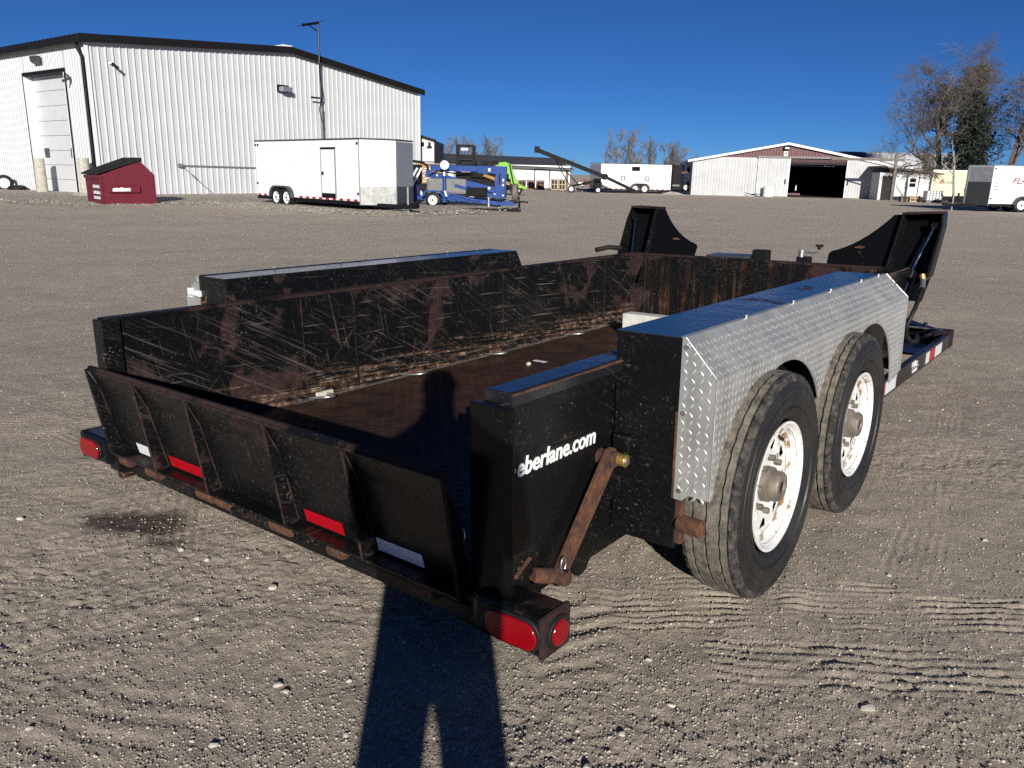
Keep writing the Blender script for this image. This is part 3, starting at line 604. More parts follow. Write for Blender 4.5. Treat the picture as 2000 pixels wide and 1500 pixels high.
# fenders
VR, VE = .608, 2.88
ARCH = [(1.17, .36, .455, .415), (2.25, .345, .46, .415)]
def arch_path():
    pts = [(VR, .442)]
    for (c, z, a, b) in ARCH:
        t0 = math.asin(max(-1, min(1, ((.442 if c < 2 else .40)-z)/b)))
        for t in np.linspace(math.pi-t0, math.asin((.40-z)/b), 22): pts.append((c+a*math.cos(t), z+b*math.sin(t)))
    return pts+[(VE+.035, .43)]
def in_cover(v, w):
    k = (w > .40)
    for (c, z, a, b) in ARCH: k &= ((v-c)/(a+.012))**2+((w-z)/(b+.012))**2 > 1
    return k & ~((v < 1) & (w < .455))
for s in (-1, 1):
    fd = part('fender', tr)
    fd['label'] = 'right fender box with diamond plate cover' if s > 0 else 'left fender box with diamond plate cover'
    u0, u1 = .585, .813
    pr = [(VR, .255), (VR, .922), (VE-.03, .922), (VE+.10, .70), (VE+.10, .30), (2.75, .30), (2.75, .62), (.78, .62), (.72, .255)]
    mb = MB(); a, b = sorted((mir(u0, s), mir(u1, s))); mb.prism(pr, 'x', a, b); mb.build('fender_box', 'black', fd, bevel=.004)
    mb = MB(); mbox(mb, s, u0-.002, u1+.001, VR-.001, VE-.032, .9215, .9255); mb.build('fender_top', 'fender_top', fd)
    # cover: outer face, chamfer, rear return, front return
    uo = .9225; ua = mir(uo, s); ub = mir(uo-.004, s)
    pts = arch_path()+[(VE+.01, .816), (VR, .816)]
    mb = MB(); mb.prism(pts, 'x', min(ua, ub), max(ua, ub)); cv = mb.build('cover_side', 'alu', fd)
    ch = [(mir(u1-.012, s), .929), (mir(u1+.006, s), .929), (mir(uo, s), .8165), (mir(uo-.004, s), .8165), (mir(u1+.002, s), .925)]
    mb = MB(); mb.add([(x, VR-.001, z) for x, z in ch]+[(x, VE-.03 if z > .9 else VE+.012, z) for x, z in ch], [(4, 3, 2, 1, 0), (5, 6, 7, 8, 9)]+[(i, (i+1) % 5, 5+(i+1) % 5, 5+i) for i in range(5)])
    cc = mb.build('cover_chamfer', 'alu', fd)
    rp = [(mir(u1-.004, s), .929), (mir(u1+.006, s), .929), (ua, .8165), (ua, .442), (mir(.855, s), .445), (mir(.835, s), .425), (mir(u1-.006, s), .425)]
    mb = MB(); mb.prism(rp, 'y', VR-.005, VR-.001); rr_ = mb.build('cover_end', 'alu', fd)
    MB().tube([(mir(u1+.006, s), VR-.003, .928), (ua, VR-.003, .8165), (ua, VR-.003, .442)], .0028, 6).build('weld_bead', 'alu_edge', fd)
    MB().tube([(mir(u1+.006, s), VE-.03, .928), (ua, VE+.011, .8165), (ua, VE+.034, .43)], .003, 6).build('weld_bead', 'alu_edge', fd)
    if s > 0:
        lug_mesh('tread_lugs', 'alu_lug', cv, (uo, VR, .40), (0, 1, 0), (0, 0, 1), 88, 16, .026, lambda a, b: in_cover(a+VR, b+.40) & (b+.40 < .81) & (a < 2.27))
        cl = math.hypot(uo-.819, .929-.8165)
        lug_mesh('tread_lugs', 'alu_lug', cc, (uo+.0005, VR, .8165), (0, 1, 0), (.819-uo, 0, .929-.8165), 88, 6, .026, lambda a, b: (a < 2.255) & (b < cl-.01))
        lug_mesh('tread_lugs', 'alu_lug', rr_, (u1-.004, VR-.005, .425), (1, 0, 0), (0, 0, 1), 5, 20, .026, lambda a, b: (a < .106) & (b+.425 < .83+(.09 if 1 else 0)-np.maximum(0, a-.02)*1.0) & ~((b < .03) & (a < .05)))
    for (v_, ok) in ((1.05, 1), (1.5, 0), (1.95, 1), (2.4, 0), (2.7, 1)):
        MB().cyl((mir(.818, s), v_, .927), (mir(.818, s), v_, .940), .006, n=8).build('bolt', 'steel', fd)
    for w_ in (.90, .70, .455): MB().cyl((mir(u1+.012, s), VR-.009, w_), (mir(u1+.012, s), VR-.003, w_), .008, n=10).build('bolt', 'steel', fd)
    mb = MB(); mbox(mb, s, u1-.014, u1-.001, VR-.004, VR+.03, .425, .70); mb.build('rusty_edge', 'rust', fd)
    MB().cyl((mir(u1+.01, s), .62, .345), (mir(.905, s), .61, .345), .028, n=20).build('axle_stub', 'rust', fd, smooth=40, bevel=.004)
    mb = MB(); mbox(mb, s, u1-.004, u1+.022, VR+.001, .66, .275, .425); mb.build('stub_bracket', 'rust', fd, bevel=.005)
    MB().cyl((mir(u1+.01, s), 1.62, .36), (mir(.93, s), 1.62, .36), .034, n=16).build('axle_stub', 'rust', fd, smooth=40)
    mb = MB(); mbox(mb, s, .62, .90, 1.50, 1.58, .12, .40); mb.build('axle_hanger', 'black', fd)

# wheels
def make_wheel(parent, s):
    w = part('wheel', parent)
    n = 160; RT = .385
    prof = [(-.085, .225), (-.112, .250), (-.121, .300), (-.116, .345), (-.110, .358), (-.098, .3775), (-.074, .3835)]
    gro = []
    for c in (-.052, 0.0, .052): gro += [(c-.0055, .3850), (c-.0035, .3755), (c+.0035, .3755), (c+.0055, .3850)]
    side = [(.074, .3835), (.098, .3775), (.110, .358), (.116, .345), (.121, .300), (.112, .250), (.085, .225)]
    def zig(mb, pr, zz=0.0, block=0.0):
        vs = []
        for (a, r) in pr:
            for k in range(n):
                t = 2*math.pi*k/n; da = zz*(1, 0, -1, 0)[k % 4] if abs(a) < .06 else 0; rr = r
                if abs(a) > .08 and r > .35: rr = r-(block if k % 5 == 0 else (block*.4 if k % 5 == 2 else 0))
                vs.append((a+da, rr*math.cos(t), rr*math.sin(t)))
        m_ = len(pr); return mb.add(vs, [(j*n+k, j*n+(k+1) % n, (j+1)*n+(k+1) % n, (j+1)*n+k) for j in range(m_-1) for k in range(n)])
    zig(MB(), [(-.082, .3832), (-.074, .3836)]+gro+[(.074, .3836), (.082, .3832)], .0018, 0).build('tread', 'tread', w, smooth=28)
    for q in (1, -1): zig(MB(), [(q*.0815, .3832), (q*.0818, .3775), (q*.086, .3770), (q*.0865, .3825), (q*.098, .3790), (q*.105, .370), (q*.110, .357)], 0, .009).build('tread_shoulder', 'shoulder', w, smooth=28)
    zig(MB(), prof[:5]).build('sidewall', 'tyre', w, smooth=60)
    mb = zig(MB(), side[2:]); mb.build('sidewall', 'tyre', w, smooth=60)
    MB().lathe([(.1195, .318), (.1225, .316), (.1215, .300), (.1195, .298)], (0, 0, 0), 'x', 60).build('sidewall_ring', 'tyre', w, smooth=60)
    for rr_i in (.272, .338): MB().lathe([(.114, rr_i-.004), (.1215 if rr_i < .3 else .1195, rr_i), (.114, rr_i+.004)], (0, 0, 0), 'x', 60).build('sidewall_ring', 'tyre', w, smooth=60)
    MB().lathe([(.085, .200), (.098, .222), (.104, .222), (.105, .214), (.095, .206), (.062, .196), (.054, .186), (.050, .183)], (0, 0, 0), 'x', 56).build('rim_barrel', 'rim', w, smooth=45)
    MB().lathe([(.0515, .178), (.0545, .1835), (.060, .1925), (.064, .1945)], (0, 0, 0), 'x', 56).build('rust_ring', 'rim_rust', w, smooth=45)
    # spoked disc with eight windows
    Nw = 8; rad = [.052, .075, .112, .120, .156, .164, .184]; xo = [.044, .042, .054, .056, .054, .052, .050]
    def wv(r): return .10+.15*max(0, min(1, (r-.112)/.044))
    vs = []; fs = []
    for i, r in enumerate(rad):
        for sct in range(Nw):
            for q in (0, .25, .5-wv(r), .5+wv(r), .78):
                t = 2*math.pi*(sct+q)/Nw; vs.append((xo[i], r*math.cos(t), r*math.sin(t)))
    L = Nw*5
    for i in range(len(rad)-1):
        for k in range(L):
            if k % 5 == 2 and i == 3: continue
            fs.append((i*L+k, i*L+(k+1) % L, (i+1)*L+(k+1) % L, (i+1)*L+k))
    o = MB().add(vs, fs).build('rim_disc', 'rim', w, smooth=35); sd = o.modifiers.new('thick', 'SOLIDIFY'); sd.thickness = .006
    MB().lathe([(-.02, .19), (-.02, .01)], (0, 0, 0), 'x', 24).build('brake_drum', 'dark', w)
    MB().lathe([(-.02, .064), (.070, .060), (.074, .054), (.074, .052), (.106, .050), (.114, .046), (.116, .040), (.114, .026), (.106, .024), (.106, .001)], (0, 0, 0), 'x', 32).build('hub', 'hub', w, smooth=35)
    MB().cyl((.105, 0, 0), (.1075, 0, 0), .022, n=16).build('hub_plug', 'rubber', w, smooth=40)
    for k in range(8):
        t = 2*math.pi*(k+.5)/8; MB().cyl((.036, .092*math.cos(t), .092*math.sin(t)), (.072, .092*math.cos(t), .092*math.sin(t)), .011, n=6).build('lug_nut', 'hub', w)
    MB().cyl((.03, .12, .13), (.075, .105, .115), .006, n=8).build('valve_stem', 'rubber', w, smooth=50)
    return w
w0 = make_wheel(tr, 1); w0.location = (.9936-.0884, 1.008, .385); w0.rotation_euler = (.3, 0, 0); w0.scale = (.85, 1, 1)
w1 = copy_tree(w0, tr); w1.location = (.9936-.0884, 1.915, .385); w1.rotation_euler = (1.9, 0, 0)
for i, v_ in enumerate((.9717, 1.9005)):
    w2 = copy_tree(w0, tr); w2.location = (2*UC-.8906, v_, .385+.068); w2.rotation_euler = (.5+i, 0, math.pi)

# marker lamp bracket on the left fender
mk_ = part('marker_bracket', tr)
MB().cyl((-1.86, .60, .838), (-1.77, .60, .838), .017, n=14).build('marker_stub', 'plastic_white', mk_, smooth=40, bevel=.003)
BX('marker_plate', 'plastic_white', mk_, -1.875, -1.835, .592, .606, .815, .862, bevel=.004)
MB().tube([(-1.85, .612, .80), (-1.80, .612, .79), (-1.74, .612, .80), (-1.73, .612, .83)], .008, 6).build('rust_trim', 'rust', mk_, smooth=50)

# lift towers at the front, leaning forward
def lean(w): return 4.45+.55*(w-.8)
for s in (-1, 1):
    tw = part('lift_tower', tr); tw['label'] = ('right' if s > 0 else 'left')+' lift tower with curved gusset'
    def face(pts, d0, d1, name, mat):
        q = [(mir(u, s), w) for u, w in pts]; n = len(q)
        vs = [(u, lean(w)+d0, w) for u, w in q]+[(u, lean(w)+d1, w) for u, w in q]
        return MB().add(vs, [tuple(range(n-1, -1, -1)), tuple(range(n, 2*n))]+[(i, (i+1) % n, n+(i+1) % n, n+i) for i in range(n)]).build(name, mat, tw, bevel=.002)
    cur = [(.035, .79), (.030, .885), (.045, .905)]+[(.045+.365*k/8, .905+.262*(.40*(k/8)+.60*(k/8)**2.2)) for k in range(1, 9)]+[(.470, 1.170), (.445, .79)]
    face(cur, .0, .012, 'gusset_plate', 'black_clean')
    face([(.425, .60), (.470, 1.178), (.484, 1.178), (.440, .60)], -.05, .12, 'channel_flange', 'black')
    face([(.430, .60), (.474, 1.178), (.714, 1.190), (.727, 1.09), (.716, .79), (.69, .60)], .10, .112, 'channel_web', 'black_clean')
    face([(.700, .74), (.722, 1.09), (.712, 1.186), (.724, 1.186), (.736, 1.09), (.724, .77)], -.03, .11, 'channel_flange', 'black')
    face([(.468, 1.172), (.468, 1.186), (.718, 1.196), (.718, 1.182)], -.05, .115, 'tower_cap', 'rust_edge')
    face([(.19, .935), (.23, .95), (.27, .945), (.25, .93)], -.004, .0, 'rust_patch', 'rust')
    # cylinder
    MB().cyl((mir(.60, s), lean(.80)-.0, .79), (mir(.675, s), lean(1.09)+.02, 1.09), .011, n=14).build('cylinder_rod', 'chrome', tw, smooth=40)
    MB().cyl((mir(.545, s), lean(.45)+.02, .42), (mir(.605, s), lean(.80), .80), .040, n=20).build('cylinder_barrel', 'black_clean', tw, smooth=40, bevel=.004)
    MB().cyl((mir(.66, s), lean(1.09)+.02, 1.10), (mir(.70, s), lean(1.09)+.02, 1.10), .026, n=14).build('rod_eye', 'black', tw, smooth=40)
    if s > 0:
        MB().tube([(.711, 4.30, .768), (.725, 4.24, .70), (.722, 4.12, .60), (.705, 4.02, .50), (.70, 4.06, .42), (.70, 4.25, .352), (.70, 4.42, .33), (.66, 4.6, .34)], .014, 10).build('hydraulic_hose', 'rubber', tw, smooth=60)
        MB().cyl((.711, 4.30, .768), (.722, 4.25, .715), .018, n=12).build('hose_fitting', 'steel', tw, smooth=40)
        MB().cyl((.70, 4.30, .80), (.711, 4.30, .765), .020, n=12).build('hose_elbow', 'brass', tw, smooth=40)
    else:
        MB().tube([(mir(.80, s), 4.2, .84), (mir(.74, s), 4.3, .86), (mir(.68, s), 4.4, .85)], .02, 8).build('hose_stub', 'rubber', tw, smooth=60)
# front platform and tongue
pf = part('front_platform', tr)
BX('platform_deck', 'black_clean', pf, 2*UC-.76, .76, VF+.046, 5.08, .23, .245)
for s in (-1, 1):
    mb = MB(); mbox(mb, s, .76, .80, 2.95, 5.16, .198, .308); mb.build('side_rail', 'black_clean', pf, bevel=.005)
    mb = MB(); mbox(mb, s, .70, .80, 2.90, 3.02, .13, .26); mb.build('axle_bracket', 'rust', pf, bevel=.01)
    for (v0, v1, mt) in ((3.06, 3.14, 'white_tape'), (3.14, 3.20, 'red_tape'), (3.20, 3.44, 'white_tape'), (4.24, 4.34, 'white_tape'), (4.34, 4.52, 'red_tape'), (4.53, 4.74, 'white_tape')):
        mb = MB(); mbox(mb, s, .8005, .802, v0, v1, .215, .290); mb.build('reflector', mt, pf)
BX('front_rail', 'black_clean', pf, 2*UC-.80, .80, 5.10, 5.16, .20, .318, bevel=.006)
BX('rail_end', 'rust_edge', pf, .69, .802, 5.02, 5.164, .196, .322, bevel=.006)
MB().tube([(.74, 5.0, .33), (.745, 4.8, .345), (.70, 4.62, .335)], .013, 8).build('platform_tube', 'black_clean', pf, smooth=50)
MB().cyl((.62, 5.06, .318), (.62, 5.06, .37), .014, n=10).build('coupler_stub', 'black', pf, smooth=40)
MB().bar((.1, 5.05, .335), (.66, 5.0, .335), .03, .006).build('steel_strip', 'steel', pf)
def sticker(sx_, v0):
    text_mesh('Felling', 'maker_decal', 'letter', pf, frame((.8015, v0, .262), (0, 1, 0), (0, 0, 1)), .05, 1.2, .001, .2)
    text_mesh('TRAILERS', 'maker_decal', 'letter', pf, frame((.8015, v0+.02, .222), (0, 1, 0), (0, 0, 1)), .026, 1.3, .0005, .1)
    MB().box(.801, .8025, v0+.02, v0+.20, .250, .254).build('maker_decal', 'letter', pf)
sticker(1, 3.83)
tg = part('tongue', tr)
MB().bar((mir(.70, -1), 5.1, .25), (UC, 6.35, .30), .10, .12).build('tongue_beam', 'black', tg)
MB().bar((.70, 5.1, .25), (UC, 6.35, .30), .10, .12).build('tongue_beam', 'black', tg)
BX('coupler', 'machine', tg, UC-.06, UC+.06, 6.3, 6.55, .27, .40, bevel=.01)
BX('control_box', 'machine', tg, -.632, -.505, 4.72, 4.80, .62, .869, bevel=.006)
BX('tool_box', 'charcoal', tg, -1.0, -.64, 4.66, 4.90, .50, .818, bevel=.01)
BX('jack_body', 'machine', tg, -.285, -.185, 4.74, 4.82, .35, .832, bevel=.006)
MB().cyl((-.25, 4.75, .83), (-.25, 4.75, .885), .022, n=14).build('jack_gear', 'steel', tg, smooth=40)
MB().tube([(-.245, 4.75, .868), (-.16, 4.75, .865), (-.122, 4.75, .872), (-.118, 4.75, .895)], .006, 8).build('jack_crank', 'steel', tg, smooth=50)
MB().cyl((-.118, 4.75, .893), (-.118, 4.75, .925), .013, n=10).build('crank_grip', 'rubber', tg, smooth=40)
MB().bar((-.145, 4.75, .922), (-.088, 4.75, .922), .02, .018).build('crank_handle', 'rubber', tg, bevel=.003)
# chips on the deck
vs, fs = rock(.022, 90); o = MB().add(vs, fs).build('rubble_chip', 'stone', smooth=30); o.location = m @ Vector((-1.088, 2.374, WF+.012)); tag(o, 'small whitish chip lying on the rusty deck floor', 'stone')

# ---------------------------------------------------------------- the white warehouse
def siding(mb_list, parent, x0, x1, ztop, z0, sheet, rib, name, mat, depth=.035, rw_=.05, flip=1, skip=None):
    """vertical ribbed sheets on the local plane y=0, ribs standing out towards -y*flip; each sheet is a panel of its own"""
    x = x0
    while x < x1-.02:
        xe = min(x+sheet, x1); pts = [(x, 0)]; r = x+rib*.5
        while r+rw_ < xe:
            pts += [(r-.02, 0), (r, depth), (r+rw_, depth), (r+rw_+.02, 0)]; r += rib
        pts.append((xe-.004, 0)); segs = skip(x, xe) if skip else [(z0, None)]
        mb = MB()
        for (za, zb) in segs:
            o = len(mb.v); n = len(pts)
            mb.v += [(p, -d*flip, za) for p, d in pts]+[(p, -d*flip, ztop(p) if zb is None else zb) for p, d in pts]
            mb.f += [(o+i, o+i+1, o+n+i+1, o+n+i) for i in range(n-1)]
        if mb.f: mb.build(name, mat, parent, fix=False)
        x = xe
WYAW = R(52.8); WL = (-18.02, 35.19, 0)
wh = thing('warehouse', 'large white ribbed metal warehouse with black roof trim and overhead door', 'building', WL, WYAW)
GW, EL, ER, PK = 19.8, 6.42, 6.02, 7.2
def gtop(x): return EL+(PK-EL)*x/(GW*.52) if x < GW*.52 else PK+(ER-PK)*(x-GW*.52)/(GW*.48)
siding(None, wh, .06, GW-.06, lambda x: gtop(x)-.05, -.15, .92, .305, 'siding_panel', 'siding', .045, .035)
# side wall (local: runs along +y from the corner, outward normal -x)
sw = part('side_wall', wh, (0, 0, 0), (0, 0, R(90)))      # sub-frame: x runs along the wall, ribs towards +y
DX0, DX1, DZ = 2.05, 6.05, 5.2
def sk(a, b):
    if b <= DX0 or a >= DX1: return [(-.15, None)]
    return [(DZ+.02, None)]
for (xa, xb) in ((.06, DX0), (DX0, DX1), (DX1, 24)):
    siding(None, sw, xa, xb, lambda x: EL-.12, -.15, .92, .23, 'siding_panel', 'siding', .03, .05, flip=-1, skip=sk)
dr = part('overhead_door', wh, (0, 0, 0), (0, 0, R(90)))
nS = 8
for k in range(nS):
    z0 = .0+k*(DZ/nS); mb = MB().box(DX0+.05, DX1-.05, -.36, -.32, z0+.008, z0+DZ/nS-.006)
    sec = mb.build('door_section', 'door_white', dr, bevel=.01)
for x_ in (DX0+.45, DX1-.9): BX('door_window', 'glass', dr, x_, x_+.5, -.325, -.312, 1.62, 2.05)
BX('door_jamb', 'white', dr, DX0-.06, DX0+.04, -.36, .05, -.1, DZ); BX('door_jamb', 'white', dr, DX1-.04, DX1+.06, -.36, .05, -.1, DZ)
BX('door_head', 'trim', dr, DX0-.1, DX1+.1, -.36, .06, DZ-.005, DZ+.16)
BX('jamb_trim', 'trim', dr, DX0-.10, DX0-.06, -.05, .06, -.1, DZ); BX('jamb_trim', 'trim', dr, DX1+.06, DX1+.14, -.05, .06, -.1, DZ)
BX('inner_lining', 'dark', wh, .5, GW-.3, .12, 23.5, -.1, 5.4)
# roof
mb = MB(); ov = .25
for (xa, za, xb, zb) in ((-ov, EL-.02, GW*.52, PK+.01), (GW*.52, PK+.01, GW+ov, ER-.03)):
    mb.add([(xa, -ov, za), (xb, -ov, zb), (xb, 24, zb), (xa, 24, za), (xa, -ov, za+.10), (xb, -ov, zb+.10), (xb, 24, zb+.10), (xa, 24, za+.10)], [(0, 3, 2, 1), (4, 5, 6, 7), (0, 1, 5, 4), (2, 3, 7, 6), (0, 4, 7, 3), (1, 2, 6, 5)])
rf = mb.build('roof', 'trim', wh)
for (xa, za, xb, zb) in ((-ov, EL, GW*.52, PK+.03), (GW*.52, PK+.03, GW+ov, ER)):
    MB().add([(xa, -ov-.03, za-.20), (xb, -ov-.03, zb-.20), (xb, -ov-.03, zb+.12), (xa, -ov-.03, za+.12), (xa, -ov+.02, za-.20), (xb, -ov+.02, zb-.20), (xb, -ov+.02, zb+.12), (xa, -ov+.02, za+.12)],
             [(0, 1, 2, 3), (4, 7, 6, 5), (0, 4, 5, 1), (3, 2, 6, 7), (0, 3, 7, 4), (1, 5, 6, 2)]).build('rake_trim', 'trim', rf)
BX('eave_gutter', 'trim', rf, -ov-.12, -ov+.05, -ov, 24, EL-.22, EL+.09, bevel=.02)
for k in range(60): BX('roof_rib', 'trim', rf, -ov-.06, -ov+.6, -.2+k*.4, -.14+k*.4, EL+.09, EL+.125)
BX('ridge_vent', 'white', rf, GW*.52-.45, GW*.52+.1, -.2, 4, PK+.10, PK+.21)
BX('corner_trim', 'white', wh, -.06, .10, -.07, -.03, -.1, EL-.2); BX('corner_trim', 'white', wh, GW-.12, GW+.05, -.07, -.03, -.1, ER-.2)
MB().tube([(-.2, .25, EL-.15), (-.2, .25, EL-.35), (-.09, .12, EL-.75), (-.09, .12, .3), (-.2, .0, .1)], .075, 8).build('downspout', 'trim', wh, smooth=50)
BX('base_trim', 'trim', wh, 0, GW, -.05, .02, -.15, .06)
fl_ = part('flood_light', wh, (9.75, -.08, 5.25)); BX('light_head', 'silver', fl_, -.3, .3, -.45, -.1, -.1, .12, .03); BX('light_mount', 'trim', fl_, -.32, .32, -.12, .08, -.12, .22, .02)
cm = part('security_camera', wh, (.95, -.05, 5.42)); MB().cyl((0, 0, .12), (.05, -.2, .08), .05, n=10).build('camera_mount', 'white', cm, smooth=40); MB().bar((.0, -.2, .10), (.16, -.40, -.10), .10, .10).build('camera_body', 'machine', cm, bevel=.02)
lp = part('wall_lamp', wh, (-.1, 4.2, 5.75)); MB().prism([(-.25, .2), (.0, .2), (.0, -.15), (-.2, -.05)], 'y', -.3, .3).build('lamp_hood', 'charcoal', lp, bevel=.02)
c2 = part('security_camera', wh, (-.1, 1.4, 4.9)); MB().bar((0, 0, 0), (-.35, -.1, -.15), .1, .1).build('camera_body', 'charcoal', c2); MB().tube([(0, .5, .1), (-.05, .2, .18), (0, 0, .05)], .03, 6).build('camera_cable', 'trim', c2)
rod = part('wall_pipe', wh); MB().tube([(3.8, -.12, 1.40), (9.0, -.12, 1.36)], .025, 6).build('pipe', 'grey', rod); BX('pipe_bracket', 'grey', rod, 3.68, 3.86, -.2, 0, 1.32, 1.48)
MB().tube([(3.85, -.15, 1.35), (5.2, -.5, .05)], .015, 5).build('brace_wire', 'grey', rod); MB().cyl((4.25, -.25, .98), (4.35, -.27, .88), .045, n=8).build('turnbuckle', 'grey', rod)

# antenna mast against the gable
def wloc(x, y, z): c_, s_ = math.cos(WYAW), math.sin(WYAW); return (WL[0]+x*c_-y*s_, WL[1]+x*s_+y*c_, z)
am = thing('antenna_mast', 'tall thin grey antenna mast standing against the white warehouse gable', 'antenna', wloc(11.9, -.45, 0), WYAW)
MB().cyl((0, 0, 0), (0, 0, 4.6), .075, n=10).build('mast_lower', 'grey', am, smooth=40); MB().cyl((0, 0, 4.6), (0, 0, 8.75), .05, n=10).build('mast_upper', 'charcoal', am, smooth=40)
MB().cyl((-.6, .05, 5.0), (.15, .05, 5.0), .045, n=8).build('bracket', 'machine', am); MB().tube([(.0, -.1, 7.2), (-.12, -.1, 6.3), (.02, -.1, 5.2), (-.22, -.1, 4.4), (.0, -.1, 3.7)], .02, 5).build('cable', 'machine', am)
bm_ = part('antenna_boom', am); MB().bar((.05, 0, 8.7), (-1.2, -.25, 8.4), .06, .06).build('boom', 'machine', bm_); MB().bar((0, 0, 8.25), (-.75, -.15, 8.48), .04, .04).build('boom_strut', 'machine', bm_)
for k in range(5):
    x_ = -.05-.26*k; MB().bar((x_-.35, -1.1, 8.66-.065*k), (x_+.35, 1.1, 8.72-.065*k), .009, .009).build('antenna_element', 'machine', bm_); MB().box(x_-.07, x_+.07, -.05*k-.06, -.05*k+.06, 8.62-.065*k, 8.73-.065*k).build('element_clamp', 'machine', bm_)

# annex behind the warehouse
an = thing('annex_building', 'narrow white metal lean-to with one small window behind the warehouse', 'building', (-6.9, 54.5, 0), R(0))
siding(None, an, -.5, 1.45, lambda x: 3.72-.27*(x), -.1, .5, .3, 'siding_panel', 'siding', .03, .05)
BX('wall_core', 'white', an, -.5, 1.43, .05, 6, -.1, 3.1); MB().bar((-.6, -.1, 3.92), (1.55, -.1, 3.34), .3, .12).build('rake_trim', 'trim', an); BX('corner_trim', 'trim', an, 1.42, 1.52, -.08, 6, 0, 3.32)
wd_ = part('window', an, (.62, -.06, 3.08)); BX('window_frame', 'white', wd_, -.26, .26, -.03, .02, -.24, .24); BX('pane', 'glass', wd_, -.15, .15, -.045, -.02, -.15, .15)
l2 = part('wall_lamp', an, (1.12, -.08, 3.0)); BX('lamp_body', 'machine', l2, -.07, .07, -.15, .05, -.02, .22); BX('lamp_shade', 'machine', l2, -.16, .16, -.22, .05, -.08, -.02)

# gravel bed along the warehouse
pts = [(-40, 28.5), (-26, 30.5), (-18, 28.0), (-14, 26.6), (-12.2, 28.5), (-11.5, 30.2), (-9.0, 27.2), (-6.2, 25.5), (-3.6, 24.4), (-1.2, 27.5), (.1, 30.0), (-.5, 34.0), (-2.5, 40), (-4, 52), (-40, 90)]
gb = MB(); inner = [(x+(-12-x)*.10, y+(46-y)*.10) for x, y in pts]
n = len(pts); gb.v = [(x, y, .002) for x, y in pts]+[(x, y, .10) for x, y in inner]; gb.f = [(i, (i+1) % n, n+(i+1) % n, n+i) for i in range(n)]+[tuple(range(n, 2*n))]
def _gb():
    t = NT('pale_crushed_gravel'); v = t.co(); w = t.vor(v, 11); c = t.ramp(w.outputs['Color'], (.2, (.16, .135, .11)), (.5, (.44, .385, .30)), (.8, (.72, .66, .54)))
    c = t.mix(t.ramp(t.noise(v, .6, 4), (.35, 0.0), (.7, .5)), c, (.38, .32, .255))
    return t.out(c, .95, 0, t.bump(w.outputs['Distance'], .9, .06, t.bump(t.noise(v, 2, 3), .5, .1)))
M['gravel'] = _gb(); o = gb.build('gravel_bed', 'gravel', fix=True); tag(o, 'pale crushed gravel bed along the white warehouse', None, kind='structure')
nn = 3200; a_ = rng.random(nn); xs = -30+30.5*rng.random(nn); ys = 24+16*rng.random(nn)
poly = pts
def inside(x, y):
    c = False; j = len(poly)-1
    for i in range(len(poly)):
        if (poly[i][1] > y) != (poly[j][1] > y) and x < (poly[j][0]-poly[i][0])*(y-poly[i][1])/(poly[j][1]-poly[i][1])+poly[i][0]: c = not c
        j = i
    return c
kk = np.array([inside(a, b) for a, b in zip(xs, ys)]); xs, ys = xs[kk], ys[kk]
scatter('crushed_stones', xs, ys, .02+.045*rng.random(len(xs))**3, 'peb', 'loose crushed stones on the gravel bed by the warehouse', 'gravel', lambda x, y: np.full(len(x), .07))

# bollards
def bollard(loc, h, label, lean_=0.0):
    b = thing('bollard', label, 'bollard', loc, 0, 'concrete bollards at the overhead door'); b.rotation_euler = (0, lean_, 0)
    MB().lathe([(0, .25), (.3, .235), (h-.03, .225), (h, .21), (h, .001)], (0, 0, 0), 'z', 20).build('bollard_post', 'concrete', b, smooth=40); return b
bollard((-21.7, 37.2, 0), 1.58, 'scuffed concrete bollard left of the overhead door'); bollard((-18.36, 34.7, 0), 1.62, 'concrete bollard between the overhead door and the dumpster')
MB().lathe([(0, .8), (.15, .7), (.18, .001)], (0, 0, 0), 'z', 14)
o = MB().prism([(-1.1, 0), (1.1, 0), (.5, .16), (-.6, .2)], 'y', -.4, .4).build('concrete_step', 'concrete', loc=(-17.9, 34.5, 0), rotz=R(52.8), bevel=.03); tag(o, 'low pale concrete pad beside the second bollard', 'pad')
# black tyre and bag at the far left
ty = thing('tyre', 'black tyre lying against the warehouse wall at the left edge', 'tyre', (-24.99, 39.7, .38), R(35))
MB().lathe([(-.13, .25), (-.14, .34), (-.10, .40), (.10, .40), (.14, .34), (.13, .25), (-.13, .25)], (0, 0, 0), 'y', 24).build('tyre_casing', 'rubber', ty, smooth=50)
vs, fs = rock(.42, 5, .5); o = MB().add([(x*1.3, y, z) for x, y, z in vs], fs).build('rubbish_bag', 'rubber', smooth=60, loc=(-23.95, 39.06, .17)); sb = o.modifiers.new('s', 'SUBSURF'); sb.render_levels = 2; tag(o, 'black rubbish bag slumped beside the tyre', 'bag')

# ---------------------------------------------------------------- dumpster
du = thing('dumpster', 'dark red slant-top dumpster with black lids by the warehouse corner', 'dumpster', (-14.12, 27.66, .02), R(41))
